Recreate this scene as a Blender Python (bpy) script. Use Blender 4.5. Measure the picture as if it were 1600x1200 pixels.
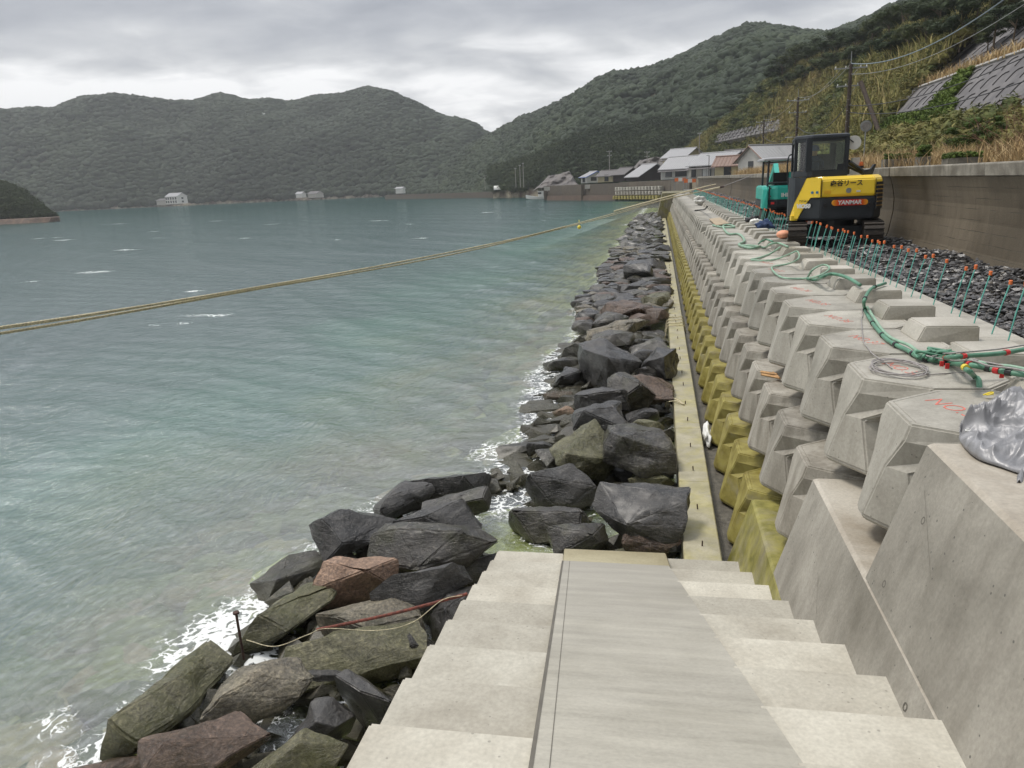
import bpy, bmesh, math, random
import numpy as np
from mathutils import Vector, Matrix, noise as mnoise
random.seed(7); rng = np.random.default_rng(7)
for o in list(bpy.data.objects): bpy.data.objects.remove(o)
sc = bpy.context.scene
COL = sc.collection

# ------------------------------------------------------------------ camera
# the eye is at the origin: 1.63 m above the stair landing, 4.5 m above the sea. Y runs along the sea wall.
F = 1200.0
_Y = np.array([230.0, -321.0, F]); _Y /= np.linalg.norm(_Y)
_P = np.array([1230.0, -321.0 - 1000 * math.tan(math.radians(2.6)), F])
_N = np.cross(_Y, _P); _N /= np.linalg.norm(_N)
_U = -_N if _N[1] > 0 else _N
_X = np.cross(_Y, _U)
cam = bpy.data.cameras.new('camera'); cam_o = bpy.data.objects.new('camera', cam); COL.objects.link(cam_o)
cam.sensor_width = 36; cam.lens = 27; cam.clip_start = 0.05; cam.clip_end = 6000
cam_o.matrix_world = Matrix(((_X[0], -_X[1], -_X[2], 0), (_Y[0], -_Y[1], -_Y[2], 0), (_U[0], -_U[1], -_U[2], 0), (0, 0, 0, 1)))
sc.camera = cam_o
def ray(px, py):
    v = np.array([px - 800, py - 600, F]); return np.array([v @ _X, v @ _Y, v @ _U])
def atZ(px, py, z): r = ray(px, py); return Vector(r * (z / r[2]))
def atY(px, py, y): r = ray(px, py); return Vector(r * (y / r[1]))
def atD(px, py, d): r = ray(px, py); return Vector(r * (d / math.hypot(r[0], r[1])))

# ------------------------------------------------------------------ sky, sun, exposure
SUN_EL, SUN_AZ = math.radians(66), math.radians(-84)      # azimuth from +Y, negative = seaward
w = bpy.data.worlds.new('World'); sc.world = w; w.use_nodes = True
nt = w.node_tree; N = nt.nodes; L = nt.links; N.clear()
def nd(nt_, t, **kw):
    n = nt_.nodes.new(t)
    for k, v in kw.items(): setattr(n, k, v)
    return n
def math_n(nt_, op, a, b=None, clamp=False):
    m = nd(nt_, 'ShaderNodeMath', operation=op); m.use_clamp = clamp
    for i, v in enumerate((a, b)):
        if v is None: continue
        if isinstance(v, (int, float)): m.inputs[i].default_value = v
        else: nt_.links.new(v, m.inputs[i])
    return m.outputs[0]
def ramp_n(nt_, fac, stops, interp='LINEAR'):
    r = nd(nt_, 'ShaderNodeValToRGB'); cr = r.color_ramp; cr.interpolation = interp
    while len(cr.elements) < len(stops): cr.elements.new(0.5)
    for e, (p, c) in zip(cr.elements, stops):
        e.position = p; e.color = (*c, 1) if len(c) == 3 else c
    nt_.links.new(fac, r.inputs[0]); return r.outputs[0]
def mix_n(nt_, fac, a, b, mode='MIX'):
    m = nd(nt_, 'ShaderNodeMix', data_type='RGBA', blend_type=mode); m.clamp_factor = True
    for s, v in ((m.inputs[0], fac), (m.inputs[6], a), (m.inputs[7], b)):
        if isinstance(v, (int, float)): s.default_value = v
        elif isinstance(v, tuple): s.default_value = (*v, 1)
        else: nt_.links.new(v, s)
    return m.outputs[2]
sky = nd(nt, 'ShaderNodeTexSky', sky_type='NISHITA', sun_disc=False, sun_elevation=SUN_EL, sun_rotation=SUN_AZ, dust_density=4.0)
tc = nd(nt, 'ShaderNodeTexCoord'); sep = nd(nt, 'ShaderNodeSeparateXYZ'); L.new(tc.outputs['Generated'], sep.inputs[0])
zc = math_n(nt, 'MAXIMUM', sep.outputs[2], 0.0)
den = math_n(nt, 'ADD', zc, 0.13)
ux = math_n(nt, 'DIVIDE', sep.outputs[0], den); uy = math_n(nt, 'DIVIDE', sep.outputs[1], den)
cmb = nd(nt, 'ShaderNodeCombineXYZ'); L.new(ux, cmb.inputs[0]); L.new(uy, cmb.inputs[1]); cmb.inputs[2].default_value = 3.7
def noise_n(nt_, vec, scale, detail=6, rough=.55, dist=0.0):
    n = nd(nt_, 'ShaderNodeTexNoise'); n.inputs['Scale'].default_value = scale; n.inputs['Detail'].default_value = detail
    n.inputs['Roughness'].default_value = rough; n.inputs['Distortion'].default_value = dist
    if vec is not None: nt_.links.new(vec, n.inputs['Vector'])
    return n.outputs[0]
n1 = noise_n(nt, cmb.outputs[0], .6, 7, .5, .25); n2 = noise_n(nt, cmb.outputs[0], 2.6, 6, .55, .4)
cl = math_n(nt, 'ADD', math_n(nt, 'MULTIPLY', n1, .72), math_n(nt, 'MULTIPLY', n2, .28))
# the cloud deck is thin and bright low over the far ridge, thick and grey higher up
low = nd(nt, 'ShaderNodeMapRange'); L.new(zc, low.inputs[0])
for i, v in zip((1, 2, 3, 4), (.12, .20, .09, -.015)): low.inputs[i].default_value = v
f_ = math_n(nt, 'ADD', cl, low.outputs[0])
ccol = ramp_n(nt, f_, [(.38, (.25, .265, .30)), (.46, (.34, .355, .385)), (.54, (.49, .50, .515)), (.64, (.84, .84, .84))])
skys = mix_n(nt, 1.0, sky.outputs[0], (.08, .08, .08), 'MULTIPLY')
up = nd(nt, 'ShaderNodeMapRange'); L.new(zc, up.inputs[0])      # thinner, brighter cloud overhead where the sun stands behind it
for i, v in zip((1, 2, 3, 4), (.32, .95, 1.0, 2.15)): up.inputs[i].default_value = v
bk = nd(nt, 'ShaderNodeMapRange'); L.new(sep.outputs[1], bk.inputs[0])     # unseen sky behind the camera dimmed, added to shade faces turned toward it
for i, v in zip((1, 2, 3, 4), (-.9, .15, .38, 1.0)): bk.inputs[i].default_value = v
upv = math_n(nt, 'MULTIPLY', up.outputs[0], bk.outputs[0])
upc = nd(nt, 'ShaderNodeCombineXYZ')
for i in range(3): L.new(upv, upc.inputs[i])
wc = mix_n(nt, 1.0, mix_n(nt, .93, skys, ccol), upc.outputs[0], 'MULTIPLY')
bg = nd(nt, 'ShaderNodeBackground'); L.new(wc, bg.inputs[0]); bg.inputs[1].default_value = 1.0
wo = nd(nt, 'ShaderNodeOutputWorld'); L.new(bg.outputs[0], wo.inputs[0])
sl = bpy.data.lights.new('sun', 'SUN'); sl.energy = 1.5; sl.angle = math.radians(14); sl.color = (1, .95, .87)
so = bpy.data.objects.new('sun', sl); COL.objects.link(so)
sd = Vector((math.sin(SUN_AZ) * math.cos(SUN_EL), math.cos(SUN_AZ) * math.cos(SUN_EL), math.sin(SUN_EL)))
so.rotation_euler = (-sd).to_track_quat('-Z', 'Y').to_euler()
sc.view_settings.view_transform = 'Standard'; sc.view_settings.look = 'None'; sc.view_settings.gamma = 1
sc.view_settings.exposure = 0.62
sc.render.engine = 'CYCLES'

# ------------------------------------------------------------------ object helpers
def tag(o, label=None, cat=None, group=None, kind=None):
    if label: o['label'] = label
    if cat: o['category'] = cat
    if group: o['group'] = group
    if kind: o['kind'] = kind
    return o
def link(o, parent=None):
    COL.objects.link(o)
    if parent: o.parent = parent
    return o
def empty(name, loc=(0, 0, 0), rz=0.0):
    o = bpy.data.objects.new(name, None); o.location = loc; o.rotation_euler = (0, 0, rz); o.empty_display_size = .2
    return link(o)
def obj(name, bm, mat, parent=None, smooth=False, loc=None, bevel=0, seg=1):
    if bevel:
        es = [e for e in bm.edges if len(e.link_faces) == 2 and e.calc_face_angle(0) > .5]
        bmesh.ops.bevel(bm, geom=es, offset=bevel, segments=seg, affect='EDGES', clamp_overlap=True)
    me = bpy.data.meshes.new(name); bm.to_mesh(me); bm.free()
    for m in (mat if isinstance(mat, (list, tuple)) else [mat]): me.materials.append(m)
    if smooth:
        for p in me.polygons: p.use_smooth = True
    o = bpy.data.objects.new(name, me)
    if loc is not None: o.location = loc
    return link(o, parent)
def npobj(name, V, Fq, mat, parent=None, smooth=False, attrs=None, fattr=None):
    """V (n,3), Fq (m,k) constant k"""
    me = bpy.data.meshes.new(name); V = np.asarray(V, dtype=np.float32); Fq = np.asarray(Fq, dtype=np.int32); k = Fq.shape[1]
    me.vertices.add(len(V)); me.vertices.foreach_set('co', V.ravel())
    me.loops.add(Fq.size); me.loops.foreach_set('vertex_index', Fq.ravel())
    me.polygons.add(len(Fq)); me.polygons.foreach_set('loop_start', np.arange(0, Fq.size, k, dtype=np.int32))
    me.polygons.foreach_set('use_smooth', np.full(len(Fq), smooth))
    for m in (mat if isinstance(mat, (list, tuple)) else [mat]): me.materials.append(m)
    for nm, a in (attrs or {}).items():
        at = me.attributes.new(nm, 'FLOAT', 'POINT'); at.data.foreach_set('value', np.asarray(a, dtype=np.float32))
    me.update(); me.validate()
    o = bpy.data.objects.new(name, me); return link(o, parent)
def copy_tree(o, parent=None):
    c = o.copy(); COL.objects.link(c); c.parent = parent
    for ch in o.children: copy_tree(ch, c)
    return c
def BM(): return bmesh.new()
def face(bm, pts): return bm.faces.new([p if isinstance(p, bmesh.types.BMVert) else bm.verts.new(p) for p in pts])
def box(bm, x0, x1, y0, y1, z0, z1, rot=None, at=None):
    vs = [bm.verts.new((x, y, z)) for z in (z0, z1) for x, y in ((x0, y0), (x1, y0), (x1, y1), (x0, y1))]
    for f in ((3, 2, 1, 0), (4, 5, 6, 7), (0, 1, 5, 4), (1, 2, 6, 5), (2, 3, 7, 6), (3, 0, 4, 7)): bm.faces.new([vs[i] for i in f])
    if rot is not None:
        for v in vs: v.co = rot @ v.co
    if at is not None:
        for v in vs: v.co += Vector(at)
    return vs
def prism(bm, poly, a, b, axis='y'):
    """extrude closed polygon between a and b along axis; poly = 2-tuples of the other axes in order"""
    def mk(p, t):
        return {'x': (t, p[0], p[1]), 'y': (p[0], t, p[1]), 'z': (p[0], p[1], t)}[axis]
    A = [bm.verts.new(mk(p, a)) for p in poly]; B = [bm.verts.new(mk(p, b)) for p in poly]; n = len(poly)
    f = [bm.faces.new(A), bm.faces.new(B[::-1])] + [bm.faces.new((A[i], B[i], B[(i + 1) % n], A[(i + 1) % n])) for i in range(n)]
    bmesh.ops.recalc_face_normals(bm, faces=f); return A + B
def loft(bm, rings, cap=True):
    R = [[bm.verts.new(p) for p in r] for r in rings]; n = len(R[0]); f = []
    for a, b in zip(R, R[1:]):
        for i in range(n): f.append(bm.faces.new((a[i], a[(i + 1) % n], b[(i + 1) % n], b[i])))
    if cap: f.append(bm.faces.new(R[0])); f.append(bm.faces.new(R[-1][::-1]))
    bmesh.ops.recalc_face_normals(bm, faces=f); return R
def tube(bm, pts, r, n=8, r2=None, closed=False, cap=True):
    pts = [Vector(p) for p in pts]; m = len(pts); rings = []; up = Vector((0, 0, 1)); last = None
    for i, p in enumerate(pts):
        if closed: d = pts[(i + 1) % m] - pts[i - 1]
        else: d = pts[min(i + 1, m - 1)] - pts[max(i - 1, 0)]
        d.normalize()
        if last is None:
            a = d.cross(up)
            if a.length < .05: a = d.cross(Vector((1, 0, 0)))
        else: a = last - d * last.dot(d)
        a.normalize(); last = a; b = d.cross(a)
        rr = r if r2 is None else r + (r2 - r) * i / max(m - 1, 1)
        rings.append([p + (a * math.cos(2 * math.pi * k / n) + b * math.sin(2 * math.pi * k / n)) * rr for k in range(n)])
    if closed: rings.append(rings[0])
    R = [[bm.verts.new(q) for q in rg] for rg in (rings[:-1] if closed else rings)]
    if closed: R.append(R[0])
    for a, b in zip(R, R[1:]):
        for k in range(n): bm.faces.new((a[k], a[(k + 1) % n], b[(k + 1) % n], b[k]))
    if cap and not closed: bm.faces.new(R[0][::-1]); bm.faces.new(R[-1])
def disc(bm, c, r, h, axis='z', n=20, r2=None):
    c = Vector(c); r2 = r if r2 is None else r2; rings = []
    for t, rr in ((-h / 2, r), (h / 2, r2)):
        rg = []
        for k in range(n):
            a = 2 * math.pi * k / n; u, v = rr * math.cos(a), rr * math.sin(a)
            rg.append(c + Vector({'z': (u, v, t), 'y': (u, t, v), 'x': (t, u, v)}[axis]))
        rings.append(rg)
    loft(bm, rings)
def catmull(pts, k=6):
    pts = [Vector(p) for p in pts]; P = [pts[0] * 2 - pts[1]] + pts + [pts[-1] * 2 - pts[-2]]; out = []
    for i in range(1, len(P) - 2):
        for j in range(k):
            t = j / k; a, b, c, d = P[i - 1:i + 3]
            out.append(.5 * ((2 * b) + (c - a) * t + (2 * a - 5 * b + 4 * c - d) * t * t + (3 * b - a - 3 * c + d) * t ** 3))
    out.append(pts[-1]); return out
def text(name, body, size, mw, mat, parent=None, depth=.002, bold=0.0, shear=0.0):
    cu = bpy.data.curves.new(name, 'FONT'); cu.body = body; cu.size = size; cu.extrude = depth; cu.offset = bold; cu.shear = shear
    cu.align_x = 'CENTER'; cu.align_y = 'CENTER'; cu.resolution_u = 3
    t = bpy.data.objects.new('tmp', cu); COL.objects.link(t)
    dg = bpy.context.evaluated_depsgraph_get(); me = bpy.data.meshes.new_from_object(t.evaluated_get(dg))
    bpy.data.objects.remove(t); me.name = name; me.materials.clear(); me.materials.append(mat)
    me.transform(mw); o = bpy.data.objects.new(name, me); return link(o, parent)
def facing_y(c, lean=0.0):      # text plane whose front looks toward -Y
    return Matrix.Translation(Vector(c)) @ Matrix.Rotation(math.pi / 2 + lean, 4, 'X')

# ------------------------------------------------------------------ material helpers
def mat_base(name):
    m = bpy.data.materials.new(name); m.use_nodes = True; t = m.node_tree; t.nodes.clear()
    out = nd(t, 'ShaderNodeOutputMaterial'); p = nd(t, 'ShaderNodeBsdfPrincipled'); t.links.new(p.outputs[0], out.inputs[0])
    return m, t, p, out
def coords(t, rand=True, kind='Object', scale=None):
    c = nd(t, 'ShaderNodeTexCoord'); v = c.outputs[kind]
    if rand:
        oi = nd(t, 'ShaderNodeObjectInfo'); a = nd(t, 'ShaderNodeVectorMath', operation='MULTIPLY_ADD')
        t.links.new(oi.outputs['Random'], a.inputs[0]); a.inputs[1].default_value = (37, 53, 71); t.links.new(v, a.inputs[2]); v = a.outputs[0]
    if scale:
        s = nd(t, 'ShaderNodeVectorMath', operation='MULTIPLY'); t.links.new(v, s.inputs[0]); s.inputs[1].default_value = scale; v = s.outputs[0]
    return v
def bump_n(t, p, h, strength=.3, dist=.02):
    b = nd(t, 'ShaderNodeBump'); b.inputs['Strength'].default_value = strength; b.inputs['Distance'].default_value = dist
    t.links.new(h, b.inputs['Height']); t.links.new(b.outputs[0], p.inputs['Normal'])
def world_z(t):
    g = nd(t, 'ShaderNodeNewGeometry'); s = nd(t, 'ShaderNodeSeparateXYZ'); t.links.new(g.outputs['Position'], s.inputs[0]); return s.outputs[2], g
def concrete(name, dark, light, rough=(.45, .8), pits=.6, big=1.1, streak=0.0, algae=0.0, alg_cols=None, boards=0.0, bump=.25):
    m, t, p, _ = mat_base(name); v = coords(t)
    nb = noise_n(t, v, big, 8, .6, .4); col = ramp_n(t, nb, [(.32, dark), (.62, light)])
    nf = noise_n(t, v, 42, 4, .6); col = mix_n(t, .55, col, ramp_n(t, nf, [(.3, (.72, .72, .72)), (.7, (1.12, 1.12, 1.12))]), 'MULTIPLY')
    oi = nd(t, 'ShaderNodeObjectInfo'); rv = nd(t, 'ShaderNodeMapRange'); t.links.new(oi.outputs['Random'], rv.inputs[0]); rv.inputs[3].default_value = .80; rv.inputs[4].default_value = 1.08
    cv_ = nd(t, 'ShaderNodeCombineXYZ'); [t.links.new(rv.outputs[0], cv_.inputs[i]) for i in range(3)]; col = mix_n(t, 1.0, col, cv_.outputs[0], 'MULTIPLY')
    if streak:
        vs = coords(t, scale=(5, 5, .5)); ns = noise_n(t, vs, 1.6, 5, .6, .2)
        col = mix_n(t, streak, col, ramp_n(t, ns, [(.35, (.45, .42, .38)), (.6, (1.1, 1.1, 1.1))]), 'MULTIPLY')
    if algae:
        na = noise_n(t, v, 2.2, 6, .65, .5); c2 = alg_cols or ((.20, .19, .02), (.42, .38, .09))
        acol = ramp_n(t, noise_n(t, v, 5, 5, .6), [(.35, c2[0]), (.65, c2[1])])
        col = mix_n(t, ramp_n(t, na, [(.5 - algae * .4, (0, 0, 0)), (.66 - algae * .25, (1, 1, 1))]), col, acol)
    h = nf
    if pits:
        vo = nd(t, 'ShaderNodeTexVoronoi'); vo.inputs['Scale'].default_value = 17; vo.inputs['Randomness'].default_value = 1; t.links.new(v, vo.inputs['Vector'])
        pm = math_n(t, 'LESS_THAN', vo.outputs[0], .12 ); gate = math_n(t, 'GREATER_THAN', noise_n(t, v, 6, 2), .53)
        pm = math_n(t, 'MULTIPLY', pm, gate)
        col = mix_n(t, math_n(t, 'MULTIPLY', pm, pits), col, (.09, .085, .075)); h = math_n(t, 'SUBTRACT', nf, pm)
    if boards:
        br = nd(t, 'ShaderNodeTexBrick'); br.inputs['Scale'].default_value = 1; br.inputs['Mortar Size'].default_value = .006
        br.inputs['Brick Width'].default_value = 1.8; br.inputs['Row Height'].default_value = .19; br.inputs['Mortar Smooth'].default_value = .4
        sp = nd(t, 'ShaderNodeSeparateXYZ'); cc = nd(t, 'ShaderNodeCombineXYZ'); t.links.new(coords(t, False), sp.inputs[0])
        t.links.new(sp.outputs[1], cc.inputs[0]); t.links.new(sp.outputs[2], cc.inputs[1]); wob = noise_n(t, coords(t, False), 2.5, 3)
        t.links.new(math_n(t, 'ADD', sp.outputs[2], math_n(t, 'MULTIPLY', wob, .03)), cc.inputs[1]); t.links.new(cc.outputs[0], br.inputs['Vector'])
        bgate = math_n(t, 'MULTIPLY', br.outputs['Fac'], ramp_n(t, noise_n(t, coords(t, False, scale=(1, .6, 4)), 2.2, 3), [(.42, (0, 0, 0)), (.56, (1, 1, 1))]))
        col = mix_n(t, math_n(t, 'MULTIPLY', bgate, boards), col, (.05, .042, .03)); h = math_n(t, 'SUBTRACT', h, bgate)
    t.links.new(col, p.inputs['Base Color'])
    rr = ramp_n(t, nb, [(.35, (rough[0],) * 3), (.6, (rough[1],) * 3)]); t.links.new(rr, p.inputs['Roughness'])
    bump_n(t, p, h, bump, .006); return m
def rockmat(name, dark, light, vein=.3, moss=0.0, rough=(.14, .48), mosscol=(.07, .075, .015), coat=0.0):
    m, t, p, _ = mat_base(name); v = coords(t)
    nb = noise_n(t, v, 2.0, 9, .66, .6); col = ramp_n(t, nb, [(.33, dark), (.68, light)])
    vs = coords(t, scale=(1, 1, 4)); nv = noise_n(t, vs, 3.5, 8, .7, 1.2)
    col = mix_n(t, vein, col, ramp_n(t, nv, [(.54, (0, 0, 0)), (.60, tuple(min(1, c * 3.2) for c in light)), (.66, (0, 0, 0))]), 'ADD')
    nf = noise_n(t, v, 30, 6, .7); col = mix_n(t, .8, col, ramp_n(t, nf, [(.32, (.32, .32, .32)), (.5, (.95, .95, .95)), (.68, (1.9, 1.85, 1.75))]), 'MULTIPLY')
    if moss:
        nm = noise_n(t, v, 3, 6, .7, .3); col = mix_n(t, math_n(t, 'MULTIPLY', ramp_n(t, nm, [(.5 - moss * .2, (0, 0, 0)), (.62, (1, 1, 1))]), moss), col, mosscol)
    z, g = world_z(t)      # the tide leaves a dark, yellow-green weeded band at the waterline
    tide = nd(t, 'ShaderNodeMapRange'); t.links.new(math_n(t, 'ADD', z, math_n(t, 'MULTIPLY', nb, .35)), tide.inputs[0])
    for i, vv in zip((1, 2, 3, 4), (-4.30, -4.08, .75, 0.0)): tide.inputs[i].default_value = vv
    col = mix_n(t, tide.outputs[0], col, (.042, .038, .012))
    t.links.new(col, p.inputs['Base Color'])
    t.links.new(ramp_n(t, nb, [(.35, (rough[0],) * 3), (.65, (rough[1],) * 3)]), p.inputs['Roughness'])
    hh = math_n(t, 'ADD', math_n(t, 'MULTIPLY', nf, .4), math_n(t, 'MULTIPLY', nv, .6)); bump_n(t, p, hh, .8, .06); p.inputs['Coat Weight'].default_value = coat; p.inputs['Coat Roughness'].default_value = .36; return m
def plain(name, c, rough=.5, metal=0.0, var=.15, sc_=6, bump=0.0, spec=.5, coat=0.0, trans=0.0, alpha=1.0):
    m, t, p, _ = mat_base(name); v = coords(t); n = noise_n(t, v, sc_, 5, .6, .3)
    lo = tuple(x * (1 - var) for x in c); hi = tuple(min(1, x * (1 + var)) for x in c)
    t.links.new(ramp_n(t, n, [(.35, lo), (.65, hi)]), p.inputs['Base Color'])
    t.links.new(ramp_n(t, n, [(.3, (max(.03, rough - .1),) * 3), (.7, (min(1, rough + .1),) * 3)]), p.inputs['Roughness'])
    p.inputs['Metallic'].default_value = metal; p.inputs['Specular IOR Level'].default_value = spec; p.inputs['Coat Weight'].default_value = coat
    p.inputs['Transmission Weight'].default_value = trans; p.inputs['Alpha'].default_value = alpha
    if bump: bump_n(t, p, noise_n(t, v, sc_ * 5, 4), bump, .02)
    return m
def leafmat(name, stops, rough=.75):
    m, t, p, out = mat_base(name); a = nd(t, 'ShaderNodeAttribute', attribute_name='tint')
    v = coords(t, False); n = noise_n(t, v, .35, 4, .6); f = math_n(t, 'ADD', math_n(t, 'MULTIPLY', a.outputs['Fac'], .75), math_n(t, 'MULTIPLY', n, .25))
    lc = mix_n(t, .75, ramp_n(t, f, stops), ramp_n(t, noise_n(t, v, 1.1, 5, .75), [(.34, (.45, .45, .48)), (.66, (1.45, 1.45, 1.35))]), 'MULTIPLY'); t.links.new(lc, p.inputs['Base Color']); p.inputs['Roughness'].default_value = rough; p.inputs['Specular IOR Level'].default_value = .25
    return m
M = {}
M['block'] = concrete('block_concrete', (.30, .28, .235), (.46, .44, .385), pits=.55, streak=.25, rough=(.4, .75))
M['block_mid'] = concrete('block_concrete_mid', (.30, .275, .23), (.43, .405, .35), pits=.4, streak=.55, rough=(.4, .7))
M['block_low'] = concrete('block_concrete_algae', (.26, .235, .16), (.38, .35, .25), pits=.2, streak=.55, algae=.75, alg_cols=((.19, .155, .03), (.36, .315, .09)), rough=(.35, .6))
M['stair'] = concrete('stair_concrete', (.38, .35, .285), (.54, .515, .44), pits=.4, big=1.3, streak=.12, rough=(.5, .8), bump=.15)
M['ramp'] = concrete('ramp_concrete', (.39, .365, .295), (.52, .495, .42), pits=.05, big=.9, rough=(.5, .8), bump=.3)
M['ramp_toe'] = concrete('ramp_toe_concrete', (.34, .29, .17), (.50, .45, .30), pits=.05, rough=(.4, .6))
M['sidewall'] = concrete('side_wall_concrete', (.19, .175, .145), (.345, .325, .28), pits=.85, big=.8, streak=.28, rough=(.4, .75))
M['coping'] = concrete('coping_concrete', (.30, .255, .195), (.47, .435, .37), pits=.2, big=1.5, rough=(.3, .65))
M['sidelow'] = concrete('side_wall_algae', (.26, .24, .17), (.40, .36, .25), pits=.3, algae=.5, alg_cols=((.15, .14, .025), (.32, .29, .08)), streak=.5, rough=(.35, .6))
M['strip'] = concrete('strip_concrete', (.34, .31, .19), (.52, .48, .35), pits=.1, big=2.6, algae=.16, alg_cols=((.30, .27, .11), (.44, .40, .22)), rough=(.3, .6))
M['slab'] = concrete('slab_concrete', (.34, .315, .255), (.50, .475, .415), pits=.1, big=1.3, rough=(.25, .6))
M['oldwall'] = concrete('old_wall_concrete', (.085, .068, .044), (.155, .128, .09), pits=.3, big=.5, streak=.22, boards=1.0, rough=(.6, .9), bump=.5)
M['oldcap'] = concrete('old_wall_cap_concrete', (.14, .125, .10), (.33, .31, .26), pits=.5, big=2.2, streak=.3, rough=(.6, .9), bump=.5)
M['harbour'] = concrete('harbour_wall_concrete', (.07, .058, .042), (.13, .11, .085), pits=0, big=.25, streak=.7, rough=(.6, .9))
M['harbourtide'] = concrete('harbour_wall_tide', (.075, .05, .036), (.14, .10, .075), pits=0, big=.4, rough=(.6, .9))
M['darkgap'] = plain('wet_rubble_floor', (.12, .11, .09), .4, var=.4, sc_=14, bump=.8)
M['r_black'] = rockmat('black_basalt', (.012, .0115, .011), (.052, .049, .046), coat=.45)
M['r_dark'] = rockmat('dark_grey_rock', (.018, .0165, .015), (.078, .072, .064), moss=.25, coat=.35)
M['r_brown'] = rockmat('brown_rock', (.055, .038, .028), (.155, .11, .085), vein=.12)
M['r_pink'] = rockmat('pinkish_rock', (.17, .105, .07), (.33, .225, .165), vein=.05, rough=(.45, .7))
M['r_olive'] = rockmat('olive_rock', (.065, .062, .035), (.175, .165, .105), vein=.12, moss=.45)
M['r_tan'] = rockmat('tan_topped_rock', (.06, .055, .045), (.25, .22, .165), vein=.1, moss=.15)
M['rust'] = plain('rusty_steel', (.16, .045, .03), .75, var=.5, sc_=30, bump=.4)
M['rustdark'] = plain('dark_rusty_steel', (.06, .03, .022), .7, var=.5, sc_=30, bump=.4)
M['rebar'] = plain('turquoise_coated_steel', (.13, .44, .37), .5, var=.12, sc_=20)
M['orange'] = plain('orange_plastic', (.80, .19, .05), .5, var=.12, sc_=20)
M['hose'] = plain('green_hose', (.10, .25, .165), .45, var=.2, sc_=8)
M['hose_pale'] = plain('pale_green_hose', (.25, .40, .29), .45, var=.2, sc_=8)
M['wire'] = plain('grey_wire', (.30, .28, .27), .5, var=.2, sc_=30)
M['white'] = plain('white_paint', (.72, .72, .69), .5, var=.06)
M['black'] = plain('black_plastic', (.02, .02, .022), .4, var=.2)
M['redtape'] = plain('red_tape', (.60, .03, .03), .45, var=.1)
M['yellowtape'] = plain('yellow_tape', (.75, .60, .06), .45, var=.1)
M['redspray'] = plain('red_marker_paint', (.62, .17, .13), .7, var=.2, sc_=40)
M['rope'] = plain('manila_rope', (.66, .59, .40), .8, var=.35, sc_=40, bump=.8)
M['yellow'] = plain('yellow_machine_paint', (.90, .62, .03), .32, var=.05, sc_=2, coat=.3)
M['dgrey'] = plain('charcoal_machine_paint', (.025, .03, .036), .42, var=.2, sc_=4)
M['teal'] = plain('teal_machine_paint', (.03, .42, .34), .35, var=.06, sc_=3, coat=.2)
M['steel'] = plain('galvanised_steel', (.35, .36, .36), .45, metal=.6, var=.2)
M['rubber'] = plain('track_rubber', (.035, .028, .022), .75, var=.5, sc_=10, bump=.5)
M['roof_pale'] = plain('pale_tile_roof', (.36, .36, .37), .45, var=.08, sc_=3)
M['roof_dark'] = plain('dark_tile_roof', (.14, .13, .13), .5, var=.2, sc_=3)
M['roof_brown'] = plain('brown_tile_roof', (.20, .12, .09), .5, var=.2, sc_=3)
M['wall_white'] = plain('white_plaster', (.62, .61, .57), .8, var=.08, sc_=1)
M['wall_grey'] = plain('grey_plaster', (.42, .40, .36), .8, var=.12, sc_=1)
M['wall_cream'] = plain('cream_plaster', (.55, .48, .30), .8, var=.1, sc_=1)
M['wall_dark'] = plain('dark_boarding', (.035, .025, .024), .75, var=.3, sc_=2)
M['window'] = plain('window_glass', (.045, .05, .055), .12, var=.2)
M['curtain'] = plain('white_curtain', (.62, .63, .62), .9, var=.1, sc_=20)
M['woodpole'] = plain('brown_pole', (.060, .042, .032), .8, var=.35, sc_=4, bump=.3)
M['concpole'] = plain('grey_pole', (.30, .28, .26), .8, var=.2, sc_=4)
M['asphalt'] = plain('asphalt', (.06, .06, .058), .8, var=.25, sc_=3, bump=.3)
M['blue'] = plain('blue_paint', (.06, .12, .35), .5)
M['plank'] = plain('wooden_plank', (.42, .24, .10), .7, var=.3, sc_=20)
M['ply'] = plain('plywood_sheet', (.42, .33, .22), .6, var=.25, sc_=4)
M['skin'] = plain('skin', (.50, .32, .24), .6)
M['jacket'] = plain('blue_jacket', (.02, .045, .12), .8, var=.2, bump=.3)

# ------------------------------------------------------------------ key levels
ZT = -1.626; ZM = -2.56; ZL = -3.49; PITCH = 1.214; SEA = -4.5
def facex(z): return 1.62 - .32 * (-z - 1.626)          # battered face of the stair side wall

# ================================================================== SEA WALL SIDE (cast in place) + STAIRS
sw = empty('stair_side_wall', (1.6, 3.0, ZM))
tag(sw, 'battered grey concrete wall with three stepped ends rising to the right of the stairs', 'wall')
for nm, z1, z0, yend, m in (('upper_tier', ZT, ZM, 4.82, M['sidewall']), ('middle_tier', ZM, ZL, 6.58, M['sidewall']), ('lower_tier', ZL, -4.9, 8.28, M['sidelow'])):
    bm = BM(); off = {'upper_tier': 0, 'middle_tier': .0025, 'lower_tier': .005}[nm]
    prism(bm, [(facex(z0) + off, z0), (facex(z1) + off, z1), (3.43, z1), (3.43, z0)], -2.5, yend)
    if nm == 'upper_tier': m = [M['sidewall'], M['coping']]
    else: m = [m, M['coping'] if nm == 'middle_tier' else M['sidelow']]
    bm.faces.ensure_lookup_table()
    es = [e for e in bm.edges if abs(e.calc_face_angle(0)) > .3 and max(v.co.z for v in e.verts) > z1 - .01 and min(v.co.z for v in e.verts) > z1 - .01]
    bmesh.ops.bevel(bm, geom=es, offset=.022, segments=1, affect='EDGES')
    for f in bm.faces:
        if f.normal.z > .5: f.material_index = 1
    o = obj(nm, bm, m); o.parent = sw; o.matrix_parent_inverse = Matrix.Translation(-Vector(sw.location))
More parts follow.
